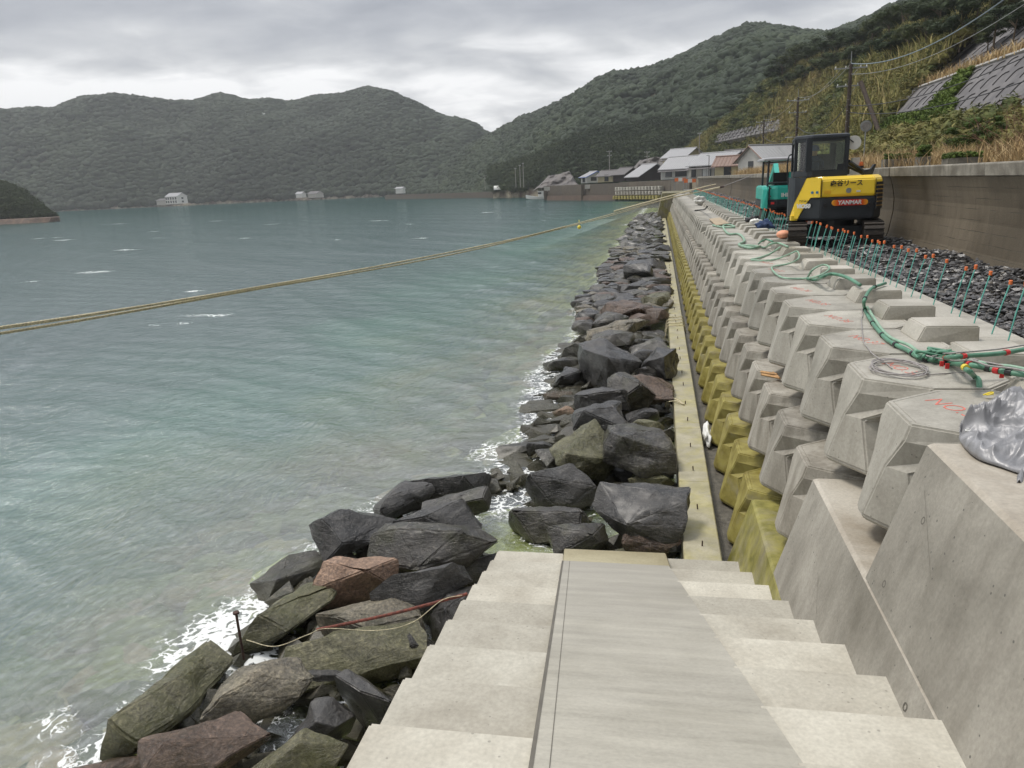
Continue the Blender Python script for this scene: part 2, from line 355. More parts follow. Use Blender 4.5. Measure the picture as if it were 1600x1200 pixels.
# formwork seams, cone holes and a dark expansion line on the wall
def on_face(y, z, out=.0015): return Vector((facex(z) - out, y, z))
bm = BM()
for ya, za, yb, zb in ((4.6, -1.85, 4.1, -2.15), (5.6, -2.95, 5.1, -3.25), (4.9, -3.1, 4.2, -3.45), (3.6, -2.9, 3.1, -3.1)):
    a, b = on_face(ya, za), on_face(yb, zb); d = (b - a).normalized().cross(Vector((1, 0, .3))).normalized() * .0016
    face(bm, [a - d, b - d, b + d, a + d])
o = obj('formwork_seam', bm, M['black']); o.data.materials[0] = plain('dark_seam', (.13, .12, .10), .8); o.parent = sw; o.matrix_parent_inverse = Matrix.Translation(-Vector(sw.location))
bm = BM()
for y, z in ((4.45, -1.98), (4.55, -2.45), (3.75, -2.72)):
    c = on_face(y, z, .001); u = Vector((0, 1, 0)); vv = Vector((.305, 0, .952))
    for r0, r1 in ((.016, .024),):
        for k in range(16):
            a0, a1 = 2 * math.pi * k / 16, 2 * math.pi * (k + 1) / 16
            face(bm, [c + (u * math.cos(a) + vv * math.sin(a)) * r for a, r in ((a0, r0), (a0, r1), (a1, r1), (a1, r0))])
o = obj('form_tie_mark', bm, bpy.data.materials['dark_seam']); o.parent = sw; o.matrix_parent_inverse = Matrix.Translation(-Vector(sw.location))

st = empty('concrete_stairs', (0, 4, -4.5)); tag(st, 'pale concrete stairs with a smooth ramp down the middle, leading to the water', 'stairs')
def child(o, p): o.parent = p; o.matrix_parent_inverse = Matrix.Translation(-Vector(p.location)); return o
TR = .63; RS = .2136
for i in range(-3, 9):
    y1 = 2.81 + TR * i; y0 = y1 - TR - .02; z = -(2.331 + RS * i)
    xl = -1.28 - .065 * i; rl = -.52 - .065 * i; rr = .555 - .065 * i; zb = -5.3; bt = .31
    if i == -3: y0 = -3
    def le(y): return -1.04 + .103 * (7.84 - y)
    def re(y): return .04 + .103 * (7.84 - y)
    bm = BM(); loft(bm, [[(xl, y, z), (le(y) + .004, y, z), (le(y) + .004, y, zb), (xl + bt * (zb - z), y, zb)] for y in (y0, y1)])
    child(obj('step', bm, M['stair'], bevel=.012, seg=2), st)
    bm = BM(); loft(bm, [[(re(y) - .004, y, z), (facex(z) + .04, y, z), (facex(z) + .04, y, zb), (re(y) - .004, y, zb)] for y in (y0, y1)])
    child(obj('step', bm, M['stair'], bevel=.012, seg=2), st)
bm = BM(); dz = .125
def rz_(y): return -(2.331 + .339 * (y - 2.81)) - dz
def rampx(y): return (-1.04 + .103 * (7.84 - y), .04 + .103 * (7.84 - y))
ys = [0.9, 2, 3, 4, 5, 6, 7.40]
rings = []
for y in ys:
    a, b = rampx(y); z = min(rz_(y), -1.66); rings.append([(a - .004, y, z + .118), (b + .03, y, z + .115), (b + .03, y, -5.25), (a - .03, y, -5.25)])
loft(bm, rings); child(obj('ramp', bm, M['ramp']), st)
t = M['ramp'].node_tree; p = [n_ for n_ in t.nodes if n_.type == 'BSDF_PRINCIPLED'][0]; old = p.inputs['Base Color'].links[0].from_socket     # sea-washed grey film low on the ramp, brushed across
sp_ = nd(t, 'ShaderNodeSeparateXYZ'); vv_ = coords(t, False); t.links.new(vv_, sp_.inputs[0]); mr = nd(t, 'ShaderNodeMapRange'); st_n = noise_n(t, coords(t, False, scale=(.6, 2.2, 1)), 1.1, 8, .7, 1.0)
t.links.new(math_n(t, 'ADD', sp_.outputs[1], math_n(t, 'MULTIPLY', math_n(t, 'SUBTRACT', st_n, .5), 7.0)), mr.inputs[0])
for i, v_ in zip((1, 2, 3, 4), (2.6, 7.5, 0, .6)): mr.inputs[i].default_value = v_
t.links.new(mix_n(t, mr.outputs[0], mix_n(t, .35, old, ramp_n(t, noise_n(t, coords(t, False, scale=(.5, 3, 1)), 2.0, 8, .7), [(.35, (.20, .19, .17)), (.65, (.50, .48, .42))])), (.29, .275, .245)), p.inputs['Base Color'])
bm = BM()
for y0, y1 in ((.95, 7.38),):
    for off_, wd_ in ((.0, .009),):
        a0 = Vector((rampx(y0)[0] + off_, y0, min(rz_(y0), -1.66) + .1215)); a1 = Vector((rampx(y1)[0] + off_, y1, rz_(y1) + .1215)); d = Vector((wd_, 0, 0)); face(bm, [a0 - d, a0 + d, a1 + d, a1 - d])                      # the trowelled edge line of the ramp
    a0 = Vector((rampx(y0)[0] + .075, y0, min(rz_(y0), -1.66) + .1215)); a1 = Vector((rampx(y1)[0] + .075, y1, rz_(y1) + .1215)); d = Vector((.0016, 0, 0))
    face(bm, [a0 - d, a0 + d, a1 + d, a1 - d])
child(obj('trowel_line', bm, bpy.data.materials['dark_seam']), st)
bm = BM(); prism(bm, [(7.385, -3.898), (7.86, -3.985), (7.86, -5.3), (7.385, -5.3)], -1.036, .086, 'x')
for v in bm.verts:
    if v.co.y < 7.5: v.co.x += .045
child(obj('ramp_toe', bm, M['ramp_toe'], bevel=.01), st)

# ================================================================== WAVE BLOCKS (precast), three tiers
def block_mesh(name, mat):
    H = [(0.0, .28, .43, .595, .82, 1.06, .33), (-.12, .275, .40, .595, .82, 1.06, .33), (-.34, .145, .01, .315, .80, 1.04, .33), (-.74, .075, .035, .465, .82, 1.06, .40), (-.79, .05, .06, .42, .80, 1.03, .38)]
    sh = (0, -.035, -.10, -.205, -.175)
    rings = []
    for (z, a, cx, cy, sx, bx, by), s in zip(H, sh):
        cxx = cx + (s if z > -.3 else 0)
        rings.append([(s, -a, z), (cxx, -cy, z), (sx, -cy, z), (bx, -by, z), (bx, by, z), (sx, cy, z), (cxx, cy, z), (s, a, z)])
    bm = BM(); loft(bm, rings[::-1]); bmesh.ops.recalc_face_normals(bm, faces=bm.faces)
    es = [e for e in bm.edges if e.calc_face_angle(0) > .35]
    bmesh.ops.bevel(bm, geom=es, offset=.014, segments=2, affect='EDGES', clamp_overlap=True)
    top = max(bm.faces, key=lambda f: f.calc_center_median().z + f.calc_area() * .1)
    r = bmesh.ops.inset_region(bm, faces=[top], thickness=.028); r2 = bmesh.ops.inset_region(bm, faces=[top], thickness=.006, depth=-.007); r3 = bmesh.ops.inset_region(bm, faces=[top], thickness=.004, depth=.006)
    me = bpy.data.meshes.new(name); bm.to_mesh(me); bm.free(); me.materials.append(mat); return me
bmesh_up = block_mesh('wave_block_upper', M['block']); bmesh_mid = block_mesh('wave_block_mid', M['block_mid']); bmesh_low = block_mesh('wave_block_low', M['block_low'])
NB = 65; ORD = ['first', 'second', 'third', 'fourth', 'fifth', 'sixth', 'seventh', 'eighth']
def blk(me, x, y, z, label, group, rz=0.0):
    o = bpy.data.objects.new('wave_block', me); o.location = (x, y, z); o.rotation_euler = (random.uniform(-.004, .004), random.uniform(-.004, .004), rz + random.uniform(-.012, .012)); link(o)
    return tag(o, label, 'concrete block', group)
ups = []
for k in range(NB):
    far = k >= 19; dy = .62 if far else 0; dx = -.07 if far else 0
    lab = {0: 'nearest top tier wave block, marked NO.39 in red, beside the silver tarpaulin',
           1: 'top tier wave block with a coil of grey wire lying on it',
           2: 'top tier wave block crossed by the green hose bundle, red numbers on top',
           3: 'fourth nearest light grey wave block of the top tier, red numbers on its top',
           18: 'last light grey top tier wave block before the open gap in the row'}.get(k,
           'light grey wave block in the top tier beyond the gap in the row' if far else 'light grey wave block in the near stretch of the top tier')
    ups.append(blk(bmesh_up, 1.62 + dx, 5.46 + PITCH * k + dy, ZT, lab, 'wave blocks of the top tier beyond the gap' if far else 'wave blocks of the top tier before the gap'))
    lab = {0: 'nearest grey wave block of the middle tier, right behind the stepped side wall'}.get(k, 'grey wave block in the middle tier of the sea wall')
    if 0 < k < 7: lab = ORD[k] + ' nearest grey wave block of the middle tier, counted from the side wall'
    if k == 3: lab = 'middle tier wave block with splintered orange brown wood on it'
    blk(bmesh_mid, 1.316, 7.15 + PITCH * k, ZM, lab, 'wave blocks of the middle tier')
    lab = {0: 'nearest yellow-green algae covered wave block of the bottom tier, touching the side wall'}.get(k, 'yellow-green algae covered wave block in the bottom tier')
    if 0 < k < 7: lab = ORD[k] + ' nearest algae covered wave block of the bottom tier, counted from the side wall'
    blk(bmesh_low, 1.026, 8.84 + PITCH * k, ZL, lab, 'algae covered wave blocks of the bottom tier')
YE = 5.46 + PITCH * NB
# red spray marks
def mark(body, x, y, parent, size=.2, rz=-1.2):
    mw = Matrix.Translation((x, y, .0005)) @ Matrix.Rotation(rz, 4, 'Z')
    return text('red_number', body, size, mw, M['redspray'], parent, depth=.001, bold=-.0035)
mark('NO.39', .40, .06, ups[0], .20, -1.25); mark('H', .86, -.02, ups[0], .12, -1.4)
for k, s in ((1, 'NO.38'), (2, 'NO.37'), (3, 'NO.36'), (4, 'NO.35'), (5, 'NO.34'), (7, 'NO.32'), (8, 'NO.31')):
    mark(s, .38, .03, ups[k], .17, -1.25); mark('-', .85, .05, ups[k], .16, 0)
# cores behind the blocks
core = empty('sea_wall_core', (2.2, 40, -3)); tag(core, 'stepped concrete core that carries the three tiers of wave blocks', 'sea wall')
bm = BM(); prism(bm, [(2.28, -1.95), (2.72, -1.95), (2.72, -5.2), (2.28, -5.2)], 4.824, YE + 1); child(obj('upper_backing', bm, M['darkgap']), core)
bm = BM(); prism(bm, [(1.95, ZM - .03), (2.278, ZM - .03), (2.278, -5.2), (1.95, -5.2)], 6.584, YE + 1); child(obj('middle_backing', bm, M['block_mid']), core)
bm = BM(); prism(bm, [(1.5, ZL - .03), (1.948, ZL - .03), (1.948, -5.2), (1.5, -5.2)], 8.284, YE + 1); child(obj('lower_backing', bm, M['block_low']), core)
bm = BM(); prism(bm, [(.703, -4.30), (1.498, -4.30), (1.498, -5.2), (.69, -5.2)], 7.87, YE + 1); child(obj('channel_floor', bm, M['darkgap']), core)
bm = BM()
for q in range(26):
    y0 = 4.824 + q * 3.2; box(bm, 2.724, 3.43, y0 if q else 4.824, y0 + 3.194, -2.6, ZT)
bmesh.ops.bevel(bm, geom=[e for e in bm.edges if min(v.co.z for v in e.verts) > ZT - .01], offset=.01, segments=1, affect='EDGES')
child(obj('top_slab', bm, M['slab']), core)
# raised ribs behind the blocks
bm = BM()
loft(bm, [[(0, -.275, -.62), (.552, -.275, -.62), (.552, .275, -.62), (0, .275, -.62)], [(0, -.275, 0), (.55, -.275, 0), (.55, .275, 0), (0, .275, 0)],
          [(.075, -.25, .15), (.545, -.27, .15), (.545, .27, .15), (.075, .25, .15)]])
es = [e for e in bm.edges if e.calc_face_angle(0) > .4]; bmesh.ops.bevel(bm, geom=es, offset=.012, segments=2, affect='EDGES')
rib_me = bpy.data.meshes.new('raised_rib'); bm.to_mesh(rib_me); bm.free(); rib_me.materials.append(M['slab'])
ribs = []
for k in range(-2, NB - 3):
    o = bpy.data.objects.new('raised_concrete_rib', rib_me); o.location = (2.43, 8.08 + PITCH * k + (.62 if k > 16 else 0), ZT); link(o)
    lab = {-2: 'raised concrete rib half hidden behind the silver tarpaulin', -1: 'raised concrete rib draped by the green hose bundle with red tape',
           0: 'nearest fully clear raised concrete rib, left of the second rebar from the right edge'}.get(k, 'low trapezoid concrete rib in the row between wave blocks and rebars')
    tag(o, lab, 'concrete rib', 'raised concrete ribs behind the top tier'); ribs.append(o)
# footing strip
stp = empty('footing_strip', (.5, 40, -4.1)); tag(stp, 'long narrow yellowish concrete footing strip along the rocks, set with short steel pins', 'footing')
bm = BM(); y = 7.88; seams = []
while y < 98:
    box(bm, .287, .70, y, y + 2.392, -5.1, -4.10); seams.append(y); y += 2.4
bmesh.ops.bevel(bm, geom=[e for e in bm.edges if min(v.co.z for v in e.verts) > -4.11], offset=.012, segments=1, affect='EDGES')
child(obj('strip_segment', bm, M['strip']), stp).data.materials[0] = M['strip']
pins = []
for y in seams:
    for d in (.42, 1.45):
        if y + d < 60: pins.append(y + d)
for y in pins:
    bm = BM(); a = Vector((.50, y, -4.12)); tube(bm, [a, a + Vector((random.uniform(-.01, .01), random.uniform(-.01, .01), .085))], .009, 6)
    child(obj('steel_pin', bm, M['rustdark']), stp)
# far end of the block wall
bm = BM(); prism(bm, [(-.4, -5.2), (-.1, -3.5), (.35, ZT + .1), (3.5, ZT + .1), (3.5, -5.2)], YE + 1.0, YE + 13)
e_ = obj('wall_end_block', bm, concrete('end_wall', (.12, .11, .07), (.26, .24, .18), pits=0, algae=.15, alg_cols=((.14, .13, .03), (.22, .20, .07)), streak=.6)); tag(e_, 'olive stained sloping concrete end of the block wall, far away where the rope crosses', 'wall end')

# ================================================================== REBARS
bm = BM(); tube(bm, [(0, 0, -.05), (.055, 0, .26), (.115, 0, .52)], .0068, 7)
rod_me = bpy.data.meshes.new('rod'); bm.to_mesh(rod_me); bm.free(); rod_me.materials.append(M['rebar'])
bm = BM(); disc(bm, (.117, 0, .53), .0165, .046, n=10, r2=.018); bmesh.ops.bevel(bm, geom=list(bm.edges), offset=.004, segments=1, affect='EDGES')
cap_me = bpy.data.meshes.new('orange_cap'); bm.to_mesh(cap_me); bm.free(); cap_me.materials.append(M['orange'])
ry = [5.9, 6.4, 6.85, 7.3, 7.81, 8.17, 8.76, 9.16, 9.39, 10.02, 10.38, 10.67, 11.17, 11.45, 11.71, 12.17]; y = 12.17
while y < 78: y += random.choice((.28, .30, .32, .31)); ry.append(y)
for i, y in enumerate(ry):
    r = empty('rebar', (random.choice((3.21, 3.26)) + random.uniform(-.015, .015), y, ZT)); s = random.uniform(.95, 1.05)
    r.rotation_euler = (random.uniform(-.03, .03), random.uniform(-.03, .04), random.uniform(-.16, .16)); r.scale = (1, 1, s)
    bare = i in (22, 41, 63)
    tag(r, 'bare turquoise rebar rod without a cap in the row beside the gravel' if bare else ('nearest upright turquoise rebar, orange capped, at the right edge of the photo' if i == 3 else 'upright turquoise rebar rod with an orange cap along the gravel bed'), 'rebar', 'rebars standing in the top slab')
    link(bpy.data.objects.new('rod', rod_me), r)
    if not bare: link(bpy.data.objects.new('orange_cap', cap_me), r)
# ================================================================== OLD SEA WALL
prof = [(5.36, -1.75), (5.45, -1.495), (5.53, -1.0), (5.53, -.70), (5.486, -.465), (5.412, -.20)]
ow = empty('old_sea_wall', (5.6, 60, -1)); tag(ow, 'tall weathered brown concrete sea wall with a curved face behind the gravel bed', 'wall')
joints = [-4, 1.2, 6.2, 10.4, 14.66, 20.3, 27, 34, 41, 48, 56, 64, 72, 82, 92, 104, 117]
for a, b in zip(joints, joints[1:]):
    off = random.uniform(-.012, .012)
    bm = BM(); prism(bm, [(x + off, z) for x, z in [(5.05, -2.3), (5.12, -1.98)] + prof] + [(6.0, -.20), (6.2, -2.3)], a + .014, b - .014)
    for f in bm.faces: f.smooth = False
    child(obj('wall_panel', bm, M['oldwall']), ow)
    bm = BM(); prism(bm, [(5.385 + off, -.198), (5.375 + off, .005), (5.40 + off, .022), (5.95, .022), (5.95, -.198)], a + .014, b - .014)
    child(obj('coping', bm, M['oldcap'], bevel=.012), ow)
bm = BM(); box(bm, 5.62, 5.95, -3, 116, -2.2, -.25); child(obj('joint_filler', bm, M['black']), ow)
# ================================================================== GROUND
bm = BM(); 
for xa, xb, ya, yb, z in ((3.43, 5.6, -3, 118, -1.70),): box(bm, xa, xb, ya, yb, -5, z)
tag(obj('ground', bm, M['darkgap']), kind='structure')
bm = BM(); box(bm, 3.432, 5.3, -6, 4.3, -1.75, ZT); tag(obj('landing', bm, M['slab']), kind='structure')
bm = BM(); box(bm, 5.96, 60, -60, 240, -6, -.32); tag(obj('village_ground', bm, plain('village_ground', (.16, .13, .08), .9, var=.4, sc_=.5, bump=.3)), kind='structure')
bm = BM(); box(bm, 6.6, 11.2, -40, 170, -.318, -.31); tag(obj('road', bm, M['asphalt']), kind='structure')
# ================================================================== generic scatter
def ico(sub, disp=0.0, seed=0, squash=1.0):
    bm = BM(); bmesh.ops.create_icosphere(bm, subdivisions=sub, radius=1)
    for v in bm.verts:
        n = mnoise.noise(v.co * 1.7 + Vector((seed * 3.1, seed * 7.7, 0))); n2 = mnoise.noise(v.co * 4 + Vector((seed * 5.1, 0, seed * 2.2)))
        v.co *= 1 + disp * (n + .5 * n2) * 1.6; v.co.z *= squash
    V = np.array([v.co[:] for v in bm.verts]); Fc = np.array([[v.index for v in f.verts] for f in bm.faces]); bm.free(); return V, Fc
def leafball(nleaf, size, seed, inner=.72, squash=.8):
    r = np.random.default_rng(seed); V, Fc = ico(1, .22, seed, 1.0); V = V * inner
    d = r.normal(size=(nleaf, 3)); d /= np.linalg.norm(d, axis=1)[:, None]
    lump = np.array([1 + .35 * mnoise.noise(Vector(q) * 2.2 + Vector((seed, 0, 0))) for q in d])
    c = d * (r.uniform(.62, 1.08, (nleaf, 1)) * lump[:, None])
    a = r.normal(size=(nleaf, 3)); a /= np.linalg.norm(a, axis=1)[:, None]; b = np.cross(a, d + r.normal(size=(nleaf, 3)) * .6); b /= np.linalg.norm(b, axis=1)[:, None]
    s = size * r.uniform(.6, 1.3, (nleaf, 1))
    LV = np.stack([c - a * s, c + b * s * .6, c + a * s], 1).reshape(-1, 3); LF = np.arange(len(LV)).reshape(-1, 3) + len(V)
    V = np.vstack([V, LV]); V[:, 2] *= squash; return V, np.vstack([Fc, LF])
def scatter(name, protos, P, S, tint, mat, parent=None, smooth=False, R=None, tvar=.12):
    VV, FF, TT = [], [], []; off = 0; P = np.asarray(P)
    which = rng.integers(0, len(protos), len(P)); ang = rng.uniform(0, 6.283, len(P))
    for k, (V, Fc) in enumerate(protos):
        idx = np.where(which == k)[0]
        if not len(idx): continue
        ca, sa = np.cos(ang[idx]), np.sin(ang[idx]); S_ = np.asarray(S)[idx]
        if S_.ndim == 1: S_ = np.repeat(S_[:, None], 3, 1)
        X = V[None, :, 0] * ca[:, None] - V[None, :, 1] * sa[:, None]; Yv = V[None, :, 0] * sa[:, None] + V[None, :, 1] * ca[:, None]; Z = np.repeat(V[None, :, 2], len(idx), 0)
        W = np.stack([X * S_[:, :1], Yv * S_[:, 1:2], Z * S_[:, 2:3]], 2) + P[idx][:, None, :]
        VV.append(W.reshape(-1, 3)); n = len(V); FF.append((Fc[None] + (np.arange(len(idx)) * n)[:, None, None] + off).reshape(-1, 3)); off += n * len(idx)
        tt = np.repeat(np.asarray(tint)[idx], n) + rng.uniform(-tvar, tvar, n * len(idx)); TT.append(tt)
    return npobj(name, np.vstack(VV), np.vstack(FF), mat, parent, smooth, {'tint': np.clip(np.concatenate(TT), 0, 1)})
# gravel bed: dark crushed stone
stones = []
for s in range(5):
    r = random.Random(s); bm = BM()
    for _ in range(11): bm.verts.new(Vector((r.gauss(0, 1), r.gauss(0, 1), r.gauss(0, 1))).normalized())
    bmesh.ops.convex_hull(bm, input=bm.verts); bmesh.ops.delete(bm, geom=[v for v in bm.verts if not v.link_faces], context='VERTS')
    bmesh.ops.triangulate(bm, faces=bm.faces); bm.verts.ensure_lookup_table(); bm.verts.index_update()
    stones.append((np.array([v.co[:] for v in bm.verts]), np.array([[v.index for v in f.verts] for f in bm.faces]))); bm.free()
GP, GS = [], []
def gravel(n, y0, y1, s0, s1):
    yy = rng.uniform(y0, y1, n); xx = rng.uniform(3.44, 5.42, n); edge = np.clip((xx - 5.0) / .4, 0, 1)
    zz = -1.70 + .04 * np.sin(xx * 5 + yy * 2) + .05 * edge + rng.uniform(-.01, .07, n); s = rng.uniform(s0, s1, n)
    GP.append(np.stack([xx, yy, zz], 1)); GS.append(np.stack([s * rng.uniform(.8, 1.3, n), s * rng.uniform(.7, 1.1, n), s * rng.uniform(.3, .65, n)], 1))
gravel(9000, 4.5, 14, .028, .062); gravel(6500, 14, 28, .035, .08); gravel(4200, 28, 100, .07, .15)
m, t, p, _ = mat_base('gravel_stone'); a = nd(t, 'ShaderNodeAttribute', attribute_name='tint'); v = coords(t, False)
c = ramp_n(t, a.outputs['Fac'], [(0, (.025, .025, .027)), (.5, (.075, .073, .074)), (.85, (.16, .155, .155)), (1, (.22, .20, .17))]); t.links.new(c, p.inputs['Base Color'])
p.inputs['Roughness'].default_value = .32; bump_n(t, p, noise_n(t, v, 60, 4), .3, .01); M['gravel'] = m
g_ = scatter('gravel', stones, np.vstack(GP), np.vstack(GS), rng.uniform(0, 1, sum(map(len, GP))), m, tvar=.0); tag(g_, 'dark wet crushed stone filling the bed between rebars and old wall', 'gravel', kind='stuff')

# ================================================================== BOULDERS
def boulder_bm(seed, dims, n=13, angular=.5, y_near=True):
    r = random.Random(seed); bm = BM()
    for i in range(n):
        d = Vector((r.gauss(0, 1), r.gauss(0, 1), r.gauss(0, 1))).normalized()
        m_ = max(abs(d.x), abs(d.y), abs(d.z)); d = d * (1 - angular) + d / m_ * angular * .85
        bm.verts.new((d.x * dims[0], d.y * dims[1], d.z * dims[2]))
    bmesh.ops.convex_hull(bm, input=bm.verts); bmesh.ops.delete(bm, geom=[v for v in bm.verts if not v.link_faces], context='VERTS')
    for ax in range(3):
        lo = min(v.co[ax] for v in bm.verts); hi = max(v.co[ax] for v in bm.verts)
        for v in bm.verts: v.co[ax] = ((v.co[ax] - lo) / (hi - lo) * 2 - 1) * dims[ax]
    s = min(dims)
    bmesh.ops.bevel(bm, geom=list(bm.edges), offset=s * .07, segments=2, affect='EDGES', clamp_overlap=True)
    bmesh.ops.triangulate(bm, faces=bm.faces)
    L_ = max(dims) * (.16 if y_near else .3)
    for _ in range(4):
        es = [e for e in bm.edges if e.calc_length() > L_]
        if not es: break
        bmesh.ops.subdivide_edges(bm, edges=es, cuts=1); bmesh.ops.triangulate(bm, faces=[f for f in bm.faces if len(f.verts) > 3])
    for v in bm.verts:
        q = v.co + Vector((seed * 1.3, seed * .7, 0)); v.co += v.co.normalized() * (mnoise.noise(q * 2.1 / max(s, .2) * .5) * .07 + (mnoise.noise(q * 7) + .5 * mnoise.noise(q * 17)) * .022 - abs(mnoise.noise(q * 3.3)) * .05 - max(0, .12 - abs(mnoise.noise(q * 2.2 + Vector((5, 5, 5))))) * .18) * min(1, s * 2.2)
    bmesh.ops.recalc_face_normals(bm, faces=bm.faces); return bm
RKS = []     # (x, y, radius) for foam
def boulder(x, y, z, dims, rz, mat, label, seed, group=None, tilt=(0, 0), n=13, ang=.5):
    bm = boulder_bm(seed, dims, n, ang, y < 24); o = obj('boulder', bm, mat, smooth=False, loc=(x, y, z)); o.rotation_euler = (tilt[0], tilt[1], rz)
    o.data.polygons.foreach_set('use_smooth', [True] * len(o.data.polygons)); o.data.set_sharp_from_angle(angle=math.radians(32))
    RKS.append((x, y, (dims[0] + dims[1]) / 2)); tag(o, label, 'boulder', group or 'boulders of the rock revetment'); return o
